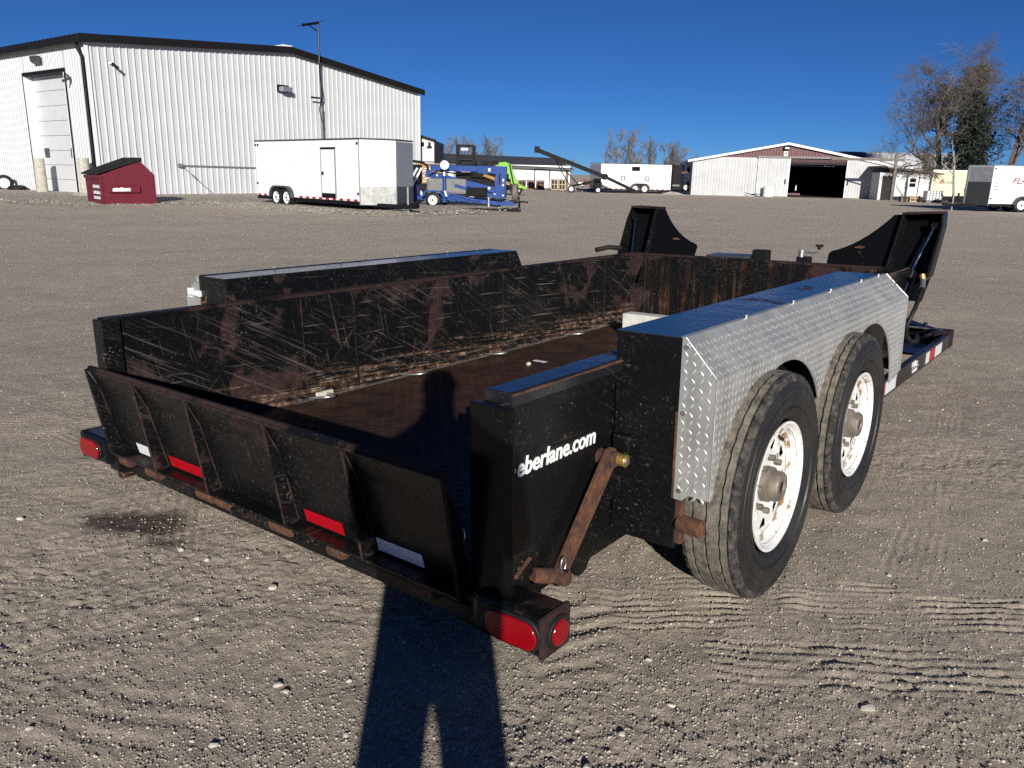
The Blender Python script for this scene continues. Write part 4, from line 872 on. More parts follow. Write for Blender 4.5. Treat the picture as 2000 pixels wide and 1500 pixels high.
# local: x to the right along the side face, y away; side profile in x-z
pr = [(-.02, 0), (1.78, 0), (1.78, 1.02), (1.32, 1.50), (-.04, .98)]
MB().prism(pr, 'y', 0, 1.85).build('dumpster_body', 'dump', du, bevel=.02)
lid = part('lid', du)
for (y0, y1) in ((-.06, .91), (.93, 1.92)):
    MB().prism([(-.14, 1.0), (-.14, 1.06), (1.30, 1.60), (1.36, 1.58), (1.32, 1.50)], 'y', y0, y1).build('lid_panel', 'rubber', lid, bevel=.02)
for k in range(5): MB().bar((-.1, .15+k*.36, 1.09), (1.25, .15+k*.36, 1.60), .06, .03).build('lid_rib', 'rubber', lid)
MB().box(1.24, 1.38, -.03, 1.78, 1.46, 1.60).build('lid_hinge', 'rubber', lid)
pk = part('fork_pocket', du); MB().prism([(.22, .42), (1.22, .42), (1.22, .64), (.22, .66)], 'y', -.10, .005).build('pocket_plate', 'dump', pk, bevel=.012); BX('pocket_opening', 'dark', pk, 1.2201, 1.228, -.085, .0, .44, .62)
MB().add([(.32, -.105, .46), (.90, -.105, .47), (.90, -.105, .58), (.70, -.105, .565), (.62, -.105, .60), (.52, -.105, .56), (.45, -.105, .585), (.33, -.105, .555)], [tuple(range(8))]).build('torn_sticker', 'letter', pk, fix=False)
BX('corner_rib', 'dump', du, -.05, .04, -.03, .03, .0, .98); BX('rim_rail', 'dump', du, -.10, -.04, -.02, 1.77, .88, .99)
BX('bottom_skid', 'dark', du, .05, 1.75, .1, 1.6, -.06, .0)
for k, (z_, s_) in enumerate(((.60, 'CLASS'), (.40, 'DISPOSAL'), (.22, '763-00'))): pass
for z_, w_ in ((.56, .34), (.36, .42), (.19, .30)):
    mb = MB(); x_ = .62
    while x_ < .62+w_+.5:
        ww = random.uniform(.05, .10); mb.add([(-.045, 1.5-x_, z_), (-.045, 1.5-x_-ww, z_), (-.045, 1.5-x_-ww, z_+random.uniform(.08, .12)), (-.045, 1.5-x_, z_+.1)], [(0, 1, 2, 3)]); x_ += ww+.015
    mb.build('worn_lettering', 'letter', du, fix=False)

# ---------------------------------------------------------------- enclosed cargo trailers
def road_wheel(parent, name, loc, r, w, side=-1):
    q = part(name, parent, loc)
    MB().lathe([(-w/2, r*.62), (-w/2-.01, r*.8), (-w/2+.015, r*.97), (-w*.3, r), (w*.3, r), (w/2-.015, r*.97), (w/2+.01, r*.8), (w/2, r*.62)], (0, 0, 0), 'y', 28).build('tyre', 'rubber', q, smooth=40)
    for s in (-1, 1): MB().lathe([(s*w*.5, r*.62), (s*w*.42, r*.58), (s*w*.30, r*.45), (s*w*.34, r*.2), (s*w*.5, r*.17), (s*w*.52, .001)], (0, 0, 0), 'y', 24).build('rim', 'white', q, smooth=30)
    for k in range(6):
        t = k*math.pi/3; MB().cyl((r*.36*math.cos(t), side*w*.29, r*.36*math.sin(t)), (r*.36*math.cos(t), side*w*.345, r*.36*math.sin(t)), r*.075, n=8).build('rim_hole', 'dark', q)
    MB().cyl((0, side*w*.5, 0), (0, side*w*.58, 0), r*.12, n=10).build('hub', 'machine', q); return q
def cargo_trailer(name, label, loc, yaw, L, W, z0, z1, V, axle, rw, guard=.5, wheels=2, door=None, nose=('white_clean', 'alu'), nose2=('silver', 'charcoal'), near=-1, group='enclosed cargo trailers in the yard', tape_=True, cap='charcoal', gz=None):  # default grey panels colour in the shade of the nose side facing away
    t = thing(name, label, 'trailer', loc, yaw, group)
    near_y = 0 if near < 0 else W
    plan = [(0, 0), (L, 0), (L+V, W/2), (L, W), (0, W)]
    MB().prism(plan, 'z', z0, z1).build('body', 'white_clean', t, bevel=.015)
    grow = [(-.02, -.02), (L, -.02), (L+V+.03, W/2), (L, W+.02), (-.02, W+.02)]
    MB().prism(grow, 'z', z1, z1+.05).build('roof_cap', cap, t, bevel=.01)
    BX('base_rail', 'machine', t, .0, L, .01, W-.01, z0-.12, z0)
    # nose facings, upper and lower
    gz = gz or z0+guard
    for (ya, yb, pair, nm) in ((0, W/2, nose if near < 0 else nose2, 'a'), (W/2, W, nose2 if near < 0 else nose, 'b')):
        xa, xb = (L, L+V) if nm == 'a' else (L+V, L)
        d = Vector((xb-xa, yb-ya, 0)); nrm = Vector((d.y, -d.x, 0)).normalized()*.012
        for (za, zb, mt) in ((gz, z1-.03, pair[0]), (z0-.10, gz, pair[1])):
            q = [Vector((xa, ya, za)), Vector((xb, yb, za)), Vector((xb, yb, zb)), Vector((xa, ya, zb))]
            MB().add(q+[p+nrm for p in q], [(3, 2, 1, 0), (4, 5, 6, 7), (0, 1, 5, 4), (1, 2, 6, 5), (2, 3, 7, 6), (3, 0, 4, 7)]).build('stone_guard' if mt in ('alu', 'charcoal') else 'nose_panel', mt, t)
    for (x_, y_) in ((L, -.012 if near < 0 else W+.012), (L+V, W/2)): MB().cyl((x_, y_, z0-.1), (x_, y_, z1), .02, n=8).build('corner_moulding', 'silver', t)
    s = -1 if near < 0 else 1; ys = near_y+s*.006
    if door:
        dx, dw, dz = door; q = part('side_door', t)
        BX('door_leaf', 'white_clean', q, dx, dx+dw, min(ys, ys+s*.02), max(ys, ys+s*.02), z0+.10, z0+dz)
        for (a, b, c_, d_) in ((dx-.03, dx, z0+.08, z0+dz+.03), (dx+dw, dx+dw+.03, z0+.08, z0+dz+.03), (dx-.03, dx+dw+.03, z0+dz, z0+dz+.07), (dx, dx+dw, z0+.07, z0+.22)):
            BX('door_frame', 'grey' if d_-c_ > .5 else 'machine', q, a, b, min(ys, ys+s*.03), max(ys, ys+s*.03), c_, d_)
        BX('door_handle', 'machine', q, dx+.06, dx+.13, min(ys, ys+s*.06), max(ys, ys+s*.06), z0+dz*.5, z0+dz*.56)
    for x_, z_ in ((.08, z1-.12), (L-.1, z1-.12), (.1, z0+.45), (L-.1, z0+.25), (.25, z1-.12)): MB().cyl((x_, ys, z_), (x_, ys+s*.02, z_), .045, n=10).build('marker_lamp', 'rubber', t)
    if tape_:
        x_ = .1
        while x_ < L-.2:
            if not (axle-rw*1.3 < x_ < axle+rw*3.4):
                BX('reflector', 'red_tape', t, x_, x_+.20, min(ys, ys+s*.004), max(ys, ys+s*.004), z0+.01, z0+.07)
            x_ += .42
    for k in range(wheels):
        road_wheel(t, 'wheel', (axle+k*rw*2.12, near_y-s*.02, rw-loc[2]), rw, .22, s)
        road_wheel(t, 'wheel', (axle+k*rw*2.12, W-near_y+s*.02, rw-loc[2]), rw, .22, -s)
    # fender over the wheels
    c0, c1 = axle, axle+(wheels-1)*rw*2.12; pr = []
    for tt in np.linspace(math.pi, math.pi/2, 8): pr.append((c0+1.22*rw*math.cos(tt), rw+1.22*rw*math.sin(tt)))
    for tt in np.linspace(math.pi/2, 0, 8): pr.append((c1+1.22*rw*math.cos(tt), rw+1.22*rw*math.sin(tt)))
    pr2 = [((x-(c0+c1)/2)*.86+(c0+c1)/2, (z-rw)*.86+rw) for x, z in pr][::-1]
    pr = [(x, z-loc[2]) for x, z in pr]; pr2 = [(x, z-loc[2]) for x, z in pr2]
    for i in range(len(pr)-1):
        pass
    n = len(pr); ya, yb = sorted((near_y+s*.005, near_y+s*.16)); mb = MB(); up = pr; lo = pr2[::-1]
    mb.v = [(x, y, z) for y in (ya, yb) for x, z in up+lo]; N2 = 2*n
    for i in range(n-1): mb.f += [(i, i+1, N2+i+1, N2+i), (n+i, N2+n+i, N2+n+i+1, n+i+1), (i, n+i, n+i+1, i+1), (N2+i, N2+i+1, N2+n+i+1, N2+n+i)]
    mb.build('fender', 'charcoal', t, smooth=40)
    MB().prism([(x, z) for x, z in lo], 'y', *sorted((near_y+s*.003, near_y+s*.006))).build('wheel_well', 'dark', t)
    # tongue and jack
    tgx = L+V+.95; MB().bar((L-.2, W*.15, z0-.1), (tgx, W/2, z0-.12), .08, .12).build('tongue_beam', 'machine', t); MB().bar((L-.2, W*.85, z0-.1), (tgx, W/2, z0-.12), .08, .12).build('tongue_beam', 'machine', t)
    BX('coupler', 'machine', t, tgx-.1, tgx+.15, W/2-.07, W/2+.07, z0-.16, z0+.0)
    jk = part('jack', t); MB().cyl((tgx-.35, W/2, -loc[2]), (tgx-.35, W/2, z0+.5), .035, n=10).build('jack_post', 'silver', jk, smooth=40); MB().cyl((tgx-.35, W/2, -loc[2]+.0), (tgx-.35, W/2, -loc[2]+.03), .09, n=12).build('jack_foot', 'silver', jk)
    return t
cargo_trailer('cargo_trailer', 'white enclosed cargo trailer with side door beside the white warehouse', (-9.95, 31.25, 0), R(-44), 6.75, 2.2, .36, 2.32, .5, 1.55, .34, .50, 2, (4.55, .82, 1.66))
t2 = cargo_trailer('cargo_trailer', 'white enclosed trailer with dark window behind the conveyor', (12.5, 68.5, 0), R(180), 5.7, 2.3, .30, 2.27, .75, 2.1, .36, .9, 2, None, ('silver', 'silver'), ('white_clean', 'white_clean'), 1, cap='machine')
BX('window', 'glass', t2, 2.55, 3.2, 2.30, 2.325, 1.75, 2.08); 
for x_ in (1.75, 3.7): BX('hatch_frame', 'machine', t2, x_, x_+.34, 2.30, 2.31, 1.0, 1.35); BX('hatch', 'white', t2, x_+.06, x_+.28, 2.31, 2.32, 1.06, 1.29); BX('hatch_lock', 'machine', t2, x_+.07, x_+.14, 2.32, 2.33, 1.12, 1.2)
t2r = part('rear_frame', t2); BX('ramp_door', 'siding', t2r, -.75, -.08, 2.0, 2.2, .35, 2.1); BX('door_edge', 'machine', t2r, -.09, -.02, 1.9, 2.3, .25, 2.25)
t3 = cargo_trailer('cargo_trailer', 'white enclosed trailer half hidden behind the barn corner', (18.6, 76, 0), R(180), 3.8, 2.3, .28, 2.25, .3, 1.0, .36, .5, 2, None, near=1, cap='machine')
t4 = cargo_trailer('cargo_trailer', 'white enclosed trailer with grey nose at the right edge', (30.5, 43.0, 0), R(180), 6.9, 2.3, .40, 2.22, .55, 4.5, .36, 1.0, 2, None, ('silver', 'charcoal'), ('silver', 'charcoal'), 1, cap='silver', tape_=False, gz=1.45)
text_mesh('FLA', 'side_lettering', 'letter_dark', t4, frame((30.5-24.62, 2.312, 1.40), (-1, 0, 0), (0, 0, 1)), .40, 1.1, .006, .3)
BX('side_stripe', 'letter_dark', t4, 30.5-24.62-1.6, 30.5-24.62, 2.308, 2.314, 1.31, 1.33)
text_mesh('8.5 TA', 'model_decal', 'grey', t4, frame((6.5, 2.312, 2.02), (-1, 0, 0), (0, 0, 1)), .10, 1.3); 
for i, z_ in enumerate((1.35, 1.22, 1.08)): BX('decal', 'grey', t4, 6.5, 6.72, 2.308, 2.312, z_, z_+.04)

# ---------------------------------------------------------------- blue towable boom lift
bl = thing('boom_lift', 'blue towable boom lift with white wheel and round dial by the warehouse', 'boom lift', (-3.75, 31.9, 0), R(-8))
road_wheel(bl, 'wheel', (.55, -.15, .30), .30, .2); road_wheel(bl, 'wheel', (.55, 1.35, .30), .30, .2, 1)
fr_ = part('chassis', bl); MB().prism([(-.35, .42), (1.0, .48), (3.5, .26), (3.7, .26), (3.7, .16), (3.4, .14), (1.0, .30), (-.35, .30)], 'y', .05, .17).build('frame_rail', 'blue', fr_); MB().prism([(-.35, .42), (1.0, .48), (3.5, .26), (3.7, .16), (1.0, .30), (-.35, .30)], 'y', 1.0, 1.12).build('frame_rail', 'blue', fr_)
for k in range(5): MB().bar((1.15+.2*k, .0, .52-.03*k), (1.35+.2*k, .0, .26), .05, .05).build('truss_web', 'blue', fr_)
MB().bar((1.1, .0, .56), (2.4, .0, .30), .06, .06).build('truss_chord', 'blue', fr_)
MB().prism([(.1, .42), (.25, .66), (.85, .66), (1.05, .42), (.95, .42), (.82, .60), (.3, .60), (.2, .42)], 'y', -.28, -.02).build('wheel_fender', 'blue', fr_)
MB().bar((1.03, -.29, .66), (1.12, -.29, .45), .01, .06).build('fender_decal', 'letter', fr_)
BX('engine_cover', 'grey', bl, .15, 1.75, .3, .95, .52, 1.12, .08)
MB().cyl((1.0, -.18, .22), (1.0, -.18, 1.40), .075, n=12).build('outrigger_post', 'blue', bl, smooth=40); MB().cyl((1.03, -.30, 1.62), (1.03, -.24, 1.62), .17, n=24).build('dial', 'plastic_white', bl, smooth=40)
MB().bar((1.0, -.2, 1.4), (1.03, -.25, 1.62), .04, .04).build('dial_stem', 'machine', bl); BX('post_decal', 'letter', bl, .97, 1.05, -.262, -.256, 1.22, 1.36)
bo = part('boom', bl)
MB().bar((.3, .5, 1.50), (2.2, .5, 1.50), .22, .22).build('upper_boom', 'blue', bo, bevel=.02); MB().bar((.25, .5, 1.62), (2.2, .5, 1.58), .16, .06).build('boom_rail', 'blue', bo); MB().bar((2.2, .5, 1.48), (3.25, .5, 1.47), .30, .30).build('boom_tip', 'blue', bo, bevel=.02)
MB().bar((.1, .5, 1.30), (3.0, .5, .68), .22, .24).build('lower_boom', 'blue', bo, bevel=.02); MB().bar((1.3, .35, .86), (3.1, .35, .44), .12, .12).build('lift_strut', 'blue', bo)
MB().prism([(2.95, .45), (3.25, .40), (3.32, 1.62), (3.0, 1.62), (2.88, 1.1)], 'y', .30, .36).build('riser_plate', 'blue', bo); MB().prism([(2.95, .45), (3.25, .40), (3.32, 1.62), (3.0, 1.62), (2.88, 1.1)], 'y', .64, .70).build('riser_plate', 'blue', bo)
BX('riser_slot', 'dark', bo, 3.05, 3.12, .292, .30, .95, 1.35)
for (x_, z_, w_, h_) in ((3.2, 1.05, .06, .10), (3.2, .88, .06, .08), (2.62, .74, .09, .09), (3.2, .5, .06, .05), (2.62, 1.42, .09, .12), (.55, 1.20, .07, .06)): BX('warning_decal', 'letter', bo, x_, x_+w_, .27 if x_ > 3 else .34, .275 if x_ > 3 else .345, z_, z_+h_)
MB().cyl((1.0, .33, 1.5), (1.0, .33, 1.5001), .01, n=6)
for x_ in (-.35, -.18): MB().bar((x_-.35, -.1, .42), (x_+.2, .1, 1.50), .07, .08).build('outrigger_leg', 'silver', bl)
MB().tube([(-.4, .4, 1.75), (-.1, .5, 1.72), (.15, .5, 1.60), (.2, .5, 1.3)], .05, 8).build('hose_bundle', 'machine', bl, smooth=50)
BX('battery_box', 'machine', bl, 1.8, 2.6, .2, .9, .45, .80, .04); BX('control_box', 'machine', bl, 1.3, 1.9, .55, .9, 1.12, 1.38, .03); MB().tube([(2.1, .36, 1.36), (1.4, .36, 1.30), (.6, .36, 1.40), (.25, .36, 1.20)], .03, 6).build('hydraulic_hose', 'rubber', bl, smooth=60); MB().tube([(2.9, .28, .9), (2.2, .3, 1.05), (1.5, .3, 1.2)], .025, 6).build('hydraulic_hose', 'rubber', bl, smooth=60)
BX('knuckle', 'machine', bl, -.45, -.1, .2, .7, .9, 1.62, .05); BX('work_platform', 'blue', bl, -.75, -.2, .1, .8, .2, .9, .03)
MB().tube([(3.6, .5, .24), (3.95, .5, .30), (4.2, .5, .28)], .03, 6).build('hitch', 'machine', bl); MB().cyl((3.85, .4, .05), (3.85, .4, .5), .03, n=8).build('tongue_jack', 'machine', bl)
MB().cyl((2.75, -.2, 0), (2.75, -.2, .45), .045, n=10).build('jack_leg', 'silver', bl); MB().cyl((2.75, -.2, 0), (2.75, -.2, .03), .13, n=12).build('jack_pad', 'machine', bl)
MB().tube([(3.9, .3, .3), (3.92, .2, .1), (3.7, .1, .03), (3.0, -.1, .03), (2.0, -.3, .03), (1.6, -.5, .03), (2.2, -.6, .03), (3.4, -.3, .03)], .02, 6).build('safety_chain', 'machine', bl)
ou = thing('outrigger_mat', 'flat black frame lying on gravel below the boom lift hitch', 'frame', (-1.1, 29.6, .06), R(4))
for y_ in (0, .5): MB().bar((-.9, y_, 0), (1.3, y_*.6, 0), .07, .07).build('frame_bar', 'machine', ou)
MB().bar((-.9, 0, 0), (-.9, .5, 0), .06, .06).build('frame_bar', 'machine', ou); MB().bar((1.25, 0, 0), (1.25, .3, 0), .06, .06).build('frame_bar', 'machine', ou)

# machines parked behind the lift
fk = thing('forklift', 'black forklift with tall mast behind the blue boom lift', 'forklift', (-2.95, 48, 0), R(0))
MB().bar((-.52, 0, .1), (-.50, 0, 2.9), .22, .16, (0, 1, 0)).build('mast_rail', 'machine', fk); MB().bar((.42, 0, .1), (.44, 0, 2.85), .20, .16, (0, 1, 0)).build('mast_rail', 'machine', fk)
for z_ in (.5, 1.7, 2.15, 2.78): BX('mast_crossbar', 'machine', fk, -.5, .44, -.05, .05, z_, z_+.14)
BX('carriage', 'machine', fk, -.55, .6, -.25, -.12, .3, .9); BX('body', 'yellow', fk, -.6, .6, .3, 2.2, .35, 1.1, .08); BX('overhead_guard', 'machine', fk, -.55, .55, .4, 1.7, 1.95, 2.05)
for x_ in (-.5, .45):
    for y_ in (.4, 1.65): BX('guard_post', 'machine', fk, x_, x_+.06, y_, y_+.06, 1.1, 1.95)
for x_ in (-.5, .5): road_wheel(fk, 'wheel', (x_, .5, .33), .33, .2); 
BX('mast_decal', 'letter', fk, -.12, .10, -.065, -.052, 2.60, 2.72); MB().cyl((-.22, -.06, 2.66), (-.22, -.05, 2.66), .08, n=14).build('mast_decal', 'letter', fk)
for x_ in (-.2, .15): MB().bar((x_, .1, .3), (x_, .1, 2.6), .05, .05).build('lift_chain', 'steel', fk)
ym = thing('scissor_lift', 'yellow scissor lift platform standing left of the forklift', 'lift', (-5.1, 43, 0), 0)
BX('platform', 'yellow', ym, -.2, 1.6, 0, 1.2, 1.55, 1.78); BX('base', 'machine', ym, -.3, 1.7, 0, 1.2, .35, .75); MB().bar((-.35, .1, 1.85), (1.9, .1, 1.85), .05, .05).build('guard_rail', 'machine', ym)
for k in range(3):
    MB().bar((-.1, .05, .75+.26*k), (1.5, .05, 1.0+.26*k), .06, .08).build('scissor_arm', 'yellow', ym); MB().bar((-.1, .1, 1.0+.26*k), (1.5, .1, .75+.26*k), .06, .08).build('scissor_arm', 'yellow', ym)
for x_ in (.0, 1.4): road_wheel(ym, 'wheel', (x_, .05, .25), .25, .18)
y2 = thing('yellow_loader', 'muddy yellow loader seen through the blue boom lift', 'loader', (-2.6, 40.5, 0), R(-6))
BX('body', 'machine', y2, 0, 2.2, 0, 1.3, .55, 1.1, .08); MB().bar((1.0, -.1, 1.25), (2.3, -.1, .85), .14, .14).build('lift_arm', 'yellow', y2); BX('cab', 'machine', y2, .3, 1.2, .1, 1.2, 1.1, 1.75, .05); BX('engine_hood', 'machine', y2, 1.2, 2.1, .1, 1.2, 1.0, 1.35, .08)
for x_ in (.4, 1.75): road_wheel(y2, 'wheel', (x_, .0, .40), .40, .3)
MB().lathe([(-.12, .24), (-.13, .36), (-.09, .42), (.09, .42), (.13, .36), (.12, .24)], (2.55, .2, .46), 'x', 22).build('spare_tyre', 'wood_grey', y2, smooth=40)
gm = thing('telehandler', 'lime green telehandler arm in front of the long white shed', 'telehandler', (-1.0, 52, 0), 0)
MB().prism([(-.35, 1.35), (-.3, 2.0), (.3, 2.06), (.65, 1.90), (.85, 1.3), (1.25, .62), (1.0, .50), (.6, .75), (.1, 1.1)], 'y', -.2, .5).build('body', 'green', gm, bevel=.04); MB().bar((.55, -.25, 1.9), (.85, -.25, .6), .05, .08).build('hydraulic_line', 'machine', gm)
MB().bar((-.5, .1, 2.06), (.4, .1, 2.08), .12, .10).build('boom_rail', 'machine', gm); MB().prism([(.7, .55), (1.7, .40), (1.65, .52), (1.1, .75)], 'y', -.4, .8).build('bucket', 'green', gm); BX('cab', 'machine', gm, -.6, .0, .0, 1.2, .6, 1.9, .05)
for x_ in (-.1, 1.0): road_wheel(gm, 'wheel', (x_, .1, .42), .42, .3)
rk = thing('red_boom_frame', 'dark red and white machine frame between forklift and green telehandler', 'machine', (-2.1, 50, 0), 0)
for x_ in (0, .35, .7): BX('upright', 'wood_red' if x_ != .35 else 'letter', rk, x_, x_+.12, 0, .12, 0, 2.0)
BX('cross_bar', 'machine', rk, -.1, 1.0, -.05, .15, 1.85, 2.05); BX('cross_bar', 'letter', rk, .0, .9, -.08, .0, 1.55, 1.68)

# long shed with dark roof
ls = thing('long_shed', 'long white shed with dark roof far behind the boom lift', 'building', (-8.4, 83.5, 0), R(0))
L0, L1 = -14, 13.85
BX('wall', 'white', ls, L0, L1, 0, 9, -.1, 2.2)
def rz(x): return 2.55-.048*(x-0)
MB().add([(L0, -.5, rz(0)+.02), (L1+.3, -.5, rz(13.8)), (L1-1.2, 4.5, 3.02), (L0, 4.5, 3.55), (L0, -.5, rz(0)-.16), (L1+.3, -.5, rz(13.8)-.14), (L1-1.2, 9.5, 1.8), (L0, 9.5, 2.0)], [(0, 1, 2, 3), (0, 4, 5, 1), (3, 2, 6, 7), (1, 5, 6, 2), (0, 3, 7, 4), (4, 7, 6, 5)]).build('roof', 'roof_dark', ls, fix=False)
for (x0, x1) in ((.3, 1.0), (1.45, 2.0), (2.75, 4.1), (10.3, 11.7)):
    q = part('shed_door', ls); BX('door_panel', 'white', q, x0, x1, -.05, .0, -.05, 1.72); BX('door_frame', 'machine', q, x0-.1, x0, -.07, .0, -.05, 1.82); BX('door_frame', 'machine', q, x1, x1+.1, -.07, .0, -.05, 1.82); BX('door_frame', 'machine', q, x0, x1, -.07, .0, 1.72, 1.82)
BX('wall_bay', 'roof_dark', ls, 2.15, 2.7, -.06, .0, -.05, 2.15); BX('wall_post', 'wood_grey', ls, 13.4, 13.7, -.06, 0, 0, 1.9)
MB().cyl((11.0, -.06, 1.95), (11.0, 0, 1.95), .12, n=10).build('wall_lamp', 'grey', ls)
# crates in front of it
def crate(loc, w, d, h, mat, label, group):
    t = thing('crate', label, 'crate', loc, 0, group)
    for x_ in (0, w/2-.04, w-.08): BX('post', mat, t, x_, x_+.08, 0, .08, 0, h); BX('post', mat, t, x_, x_+.08, d-.08, d, 0, h)
    for z_ in (.0, h*.45, h-.1): BX('board', mat, t, 0, w, -.03, .0, z_, z_+.09); BX('board', mat, t, 0, w, d, d+.03, z_, z_+.09)
    BX('contents', 'dark', t, .1, w-.1, .1, d-.1, .06, h-.12); return t
for k in range(4): crate((-.7+.82*k, 72, 0), .72, .8, .82, 'wood_red', '%s red brown crate in the row before the long shed' % ('first', 'second', 'third', 'fourth')[k], 'red crates before the long shed')
for k in range(2): crate((3.05+.68*k, 72, 0), .62, .8, .98, 'wood', ('left' if k == 0 else 'right')+' pale wooden crate beside the shed door', 'pale crates by the shed door')

# ---------------------------------------------------------------- conveyor
cv_ = thing('grain_conveyor', 'black inclined belt conveyor on white wheels in the far yard', 'conveyor', (0, 64, 0), 0)
p0, p1, p2 = Vector((1.55, 0, 3.15)), Vector((6.9, 0, 1.25)), Vector((9.4, 0, .18))
for y_ in (-.25, .25): MB().bar(p0+Vector((0, y_, 0)), p1+Vector((0, y_, 0)), .06, .30).build('boom_side', 'machine', cv_); MB().bar(p1+Vector((0, y_, 0)), p2+Vector((0, y_, 0)), .06, .22).build('boom_side', 'machine', cv_)
MB().bar(p0, p1, .44, .12).build('belt', 'grey', cv_); MB().bar(p1, p2, .44, .12).build('belt', 'grey', cv_)
BX('head_box', 'machine', cv_, 1.35, 1.75, -.32, .32, 2.95, 3.42, .03); MB().cyl((6.9, -.4, 1.25), (6.9, .4, 1.25), .24, n=16).build('drive_drum', 'machine', cv_); BX('hopper', 'machine', cv_, 8.9, 9.8, -.4, .4, .05, .28, .03)
MB().bar((2.9, -.3, 2.55), (4.15, -.3, .55), .08, .08).build('strut', 'machine', cv_); MB().bar((2.9, .3, 2.55), (4.9, .3, .6), .08, .08).build('strut', 'machine', cv_); MB().bar((4.2, -.3, .5), (6.6, -.3, .9), .10, .12).build('undercarriage', 'machine', cv_); MB().bar((4.2, -.3, .45), (6.9, -.3, 1.2), .1, .1).build('undercarriage', 'machine', cv_)
BX('engine', 'wood_red', cv_, 5.3, 5.75, -.3, .3, .6, .98, .03); BX('engine_guard', 'steel', cv_, 4.85, 5.2, -.3, .3, .55, .78); BX('side_box', 'machine', cv_, 6.05, 6.6, -.35, .35, .35, 1.1, .05)
road_wheel(cv_, 'wheel', (4.28, -.4, .28), .28, .18); road_wheel(cv_, 'wheel', (6.38, -.4, .24), .24, .16)
# dark machine by the barn
dm = thing('skid_loader', 'black parked skid loader with raised arm beside the barn', 'loader', (12.6, 66.5, 0), 0)
BX('cab', 'machine', dm, .0, .75, -.3, .9, .3, 2.28, .04); MB().tube([(.7, -.3, 1.68), (1.15, -.3, 1.72), (1.35, -.3, 1.88)], .08, 6).build('arm', 'wood_red', dm); MB().prism([(1.2, 1.8), (1.5, 1.88), (1.42, 2.0), (1.32, 2.02), (1.28, 2.2)], 'y', -.5, .3).build('bucket', 'machine', dm)
for (z_, x_) in ((1.35, 1.1), (1.18, 1.3), (1.02, 1.25)): BX('rack_bar', 'machine', dm, .6, x_, -.35, -.25, z_, z_+.08)
BX('body', 'machine', dm, .6, 1.95, -.3, .9, .25, .95, .1); BX('step', 'grey', dm, .05, .6, -.35, -.3, .62, .75)
road_wheel(dm, 'wheel', (1.12, -.4, .55), .30, .2); road_wheel(dm, 'wheel', (1.8, -.35, .40), .40, .3)
o = MB().add([(-1.1, 0, -.01), (0, -.35, -.01), (1.0, 0, -.01), (0, .5, -.01), (-.2, .05, .22), (.3, .1, .17)], [(0, 1, 4), (1, 5, 4), (1, 2, 5), (2, 3, 5), (3, 4, 5), (3, 0, 4)]).build('dirt_heap', 'pebble', loc=(12.6, 65.3, 0)); tag(o, 'low dirt heap before the black skid loader', 'dirt heap')

# ---------------------------------------------------------------- barn number 4
bn = thing('barn', 'white metal barn with maroon gable, number 4 and open sliding door', 'building', (13.95, 65.4, 0), R(-7.5))
BW, BE, BP, BM = 15.45, 2.62, 3.95, 7.2
def btop(x): return BE+(BP-BE)*x/BM if x < BM else BP-(BP-BE)*(x-BM)/BM
HD = 2.95
for (xa, xb) in ((.05, 5.05),): siding(None, bn, xa, xb, lambda x: min(HD+.02, btop(x)-.02), -.05, .9, .23, 'siding_panel', 'siding_barn', .025, .04)
for (nm, xa, xb) in (('sliding_door', 5.08, 7.5), ('sliding_door', 11.75, 15.45)):
    q = part(nm, bn, (0, -.12, 0)); siding(None, q, xa, xb, lambda x: HD, .03, .9, .23, 'door_sheet', 'siding_barn', .025, .04); BX('door_edge', 'white', q, xa, xa+.06, -.04, .04, .03, HD); BX('door_edge', 'white', q, xb-.06, xb, -.04, .04, .03, HD)
    xh = xb-.3 if xa < 8 else xa+.15; BX('door_handle', 'machine', q, xh, xh+.08, -.09, -.03, 1.0, 1.35)
MB().add([(.4, .01, btop(.4)-.05), (BM, .01, BP-.05), (2*BM-.4, .01, btop(2*BM-.4)-.05), (2*BM-.4, .01, HD-.05), (.9, .01, HD-.15)], [(0, 4, 3, 2, 1)]).build('gable_panel', 'maroon', bn, fix=False)
siding(None, bn, 2.0, 2*BM-1.6, lambda x: btop(x)-.06, HD, .9, .22, 'gable_sheet', 'maroon', .02, .03)
BX('door_track', 'grey', bn, 5.0, 15.7, -.22, -.02, HD, HD+.14)
for (xa, xb) in ((-.35, BM), (BM, 2*BM+.35)):
    za, zb = (btop(.0)-.10, BP) if xa < BM-.1 else (BP, BE-.10)
    MB().add([(xa, -.3, za), (xb, -.3, zb), (xb, 14, zb), (xa, 14, za), (xa, -.3, za+.17), (xb, -.3, zb+.17), (xb, 14, zb+.17), (xa, 14, za+.17)], [(0, 3, 2, 1), (4, 5, 6, 7), (0, 1, 5, 4), (2, 3, 7, 6), (0, 4, 7, 3), (1, 2, 6, 5)]).build('roof', 'white', bn)
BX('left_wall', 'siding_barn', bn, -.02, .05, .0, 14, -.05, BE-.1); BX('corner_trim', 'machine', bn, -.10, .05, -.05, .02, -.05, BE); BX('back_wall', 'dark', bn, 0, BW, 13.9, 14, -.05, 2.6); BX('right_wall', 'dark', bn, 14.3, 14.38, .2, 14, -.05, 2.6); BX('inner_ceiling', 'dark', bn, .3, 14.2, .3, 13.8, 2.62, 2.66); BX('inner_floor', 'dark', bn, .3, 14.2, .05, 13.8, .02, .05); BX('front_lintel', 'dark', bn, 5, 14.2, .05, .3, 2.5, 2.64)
BX('number_plate', 'letter', bn, 6.95, 7.25, -.06, -.03, 3.12, 3.46); text_mesh('4', 'number', 'letter_black', bn, frame((7.0, -.065, 3.17), (1, 0, 0), (0, 0, 1)), .36, 1, .012)
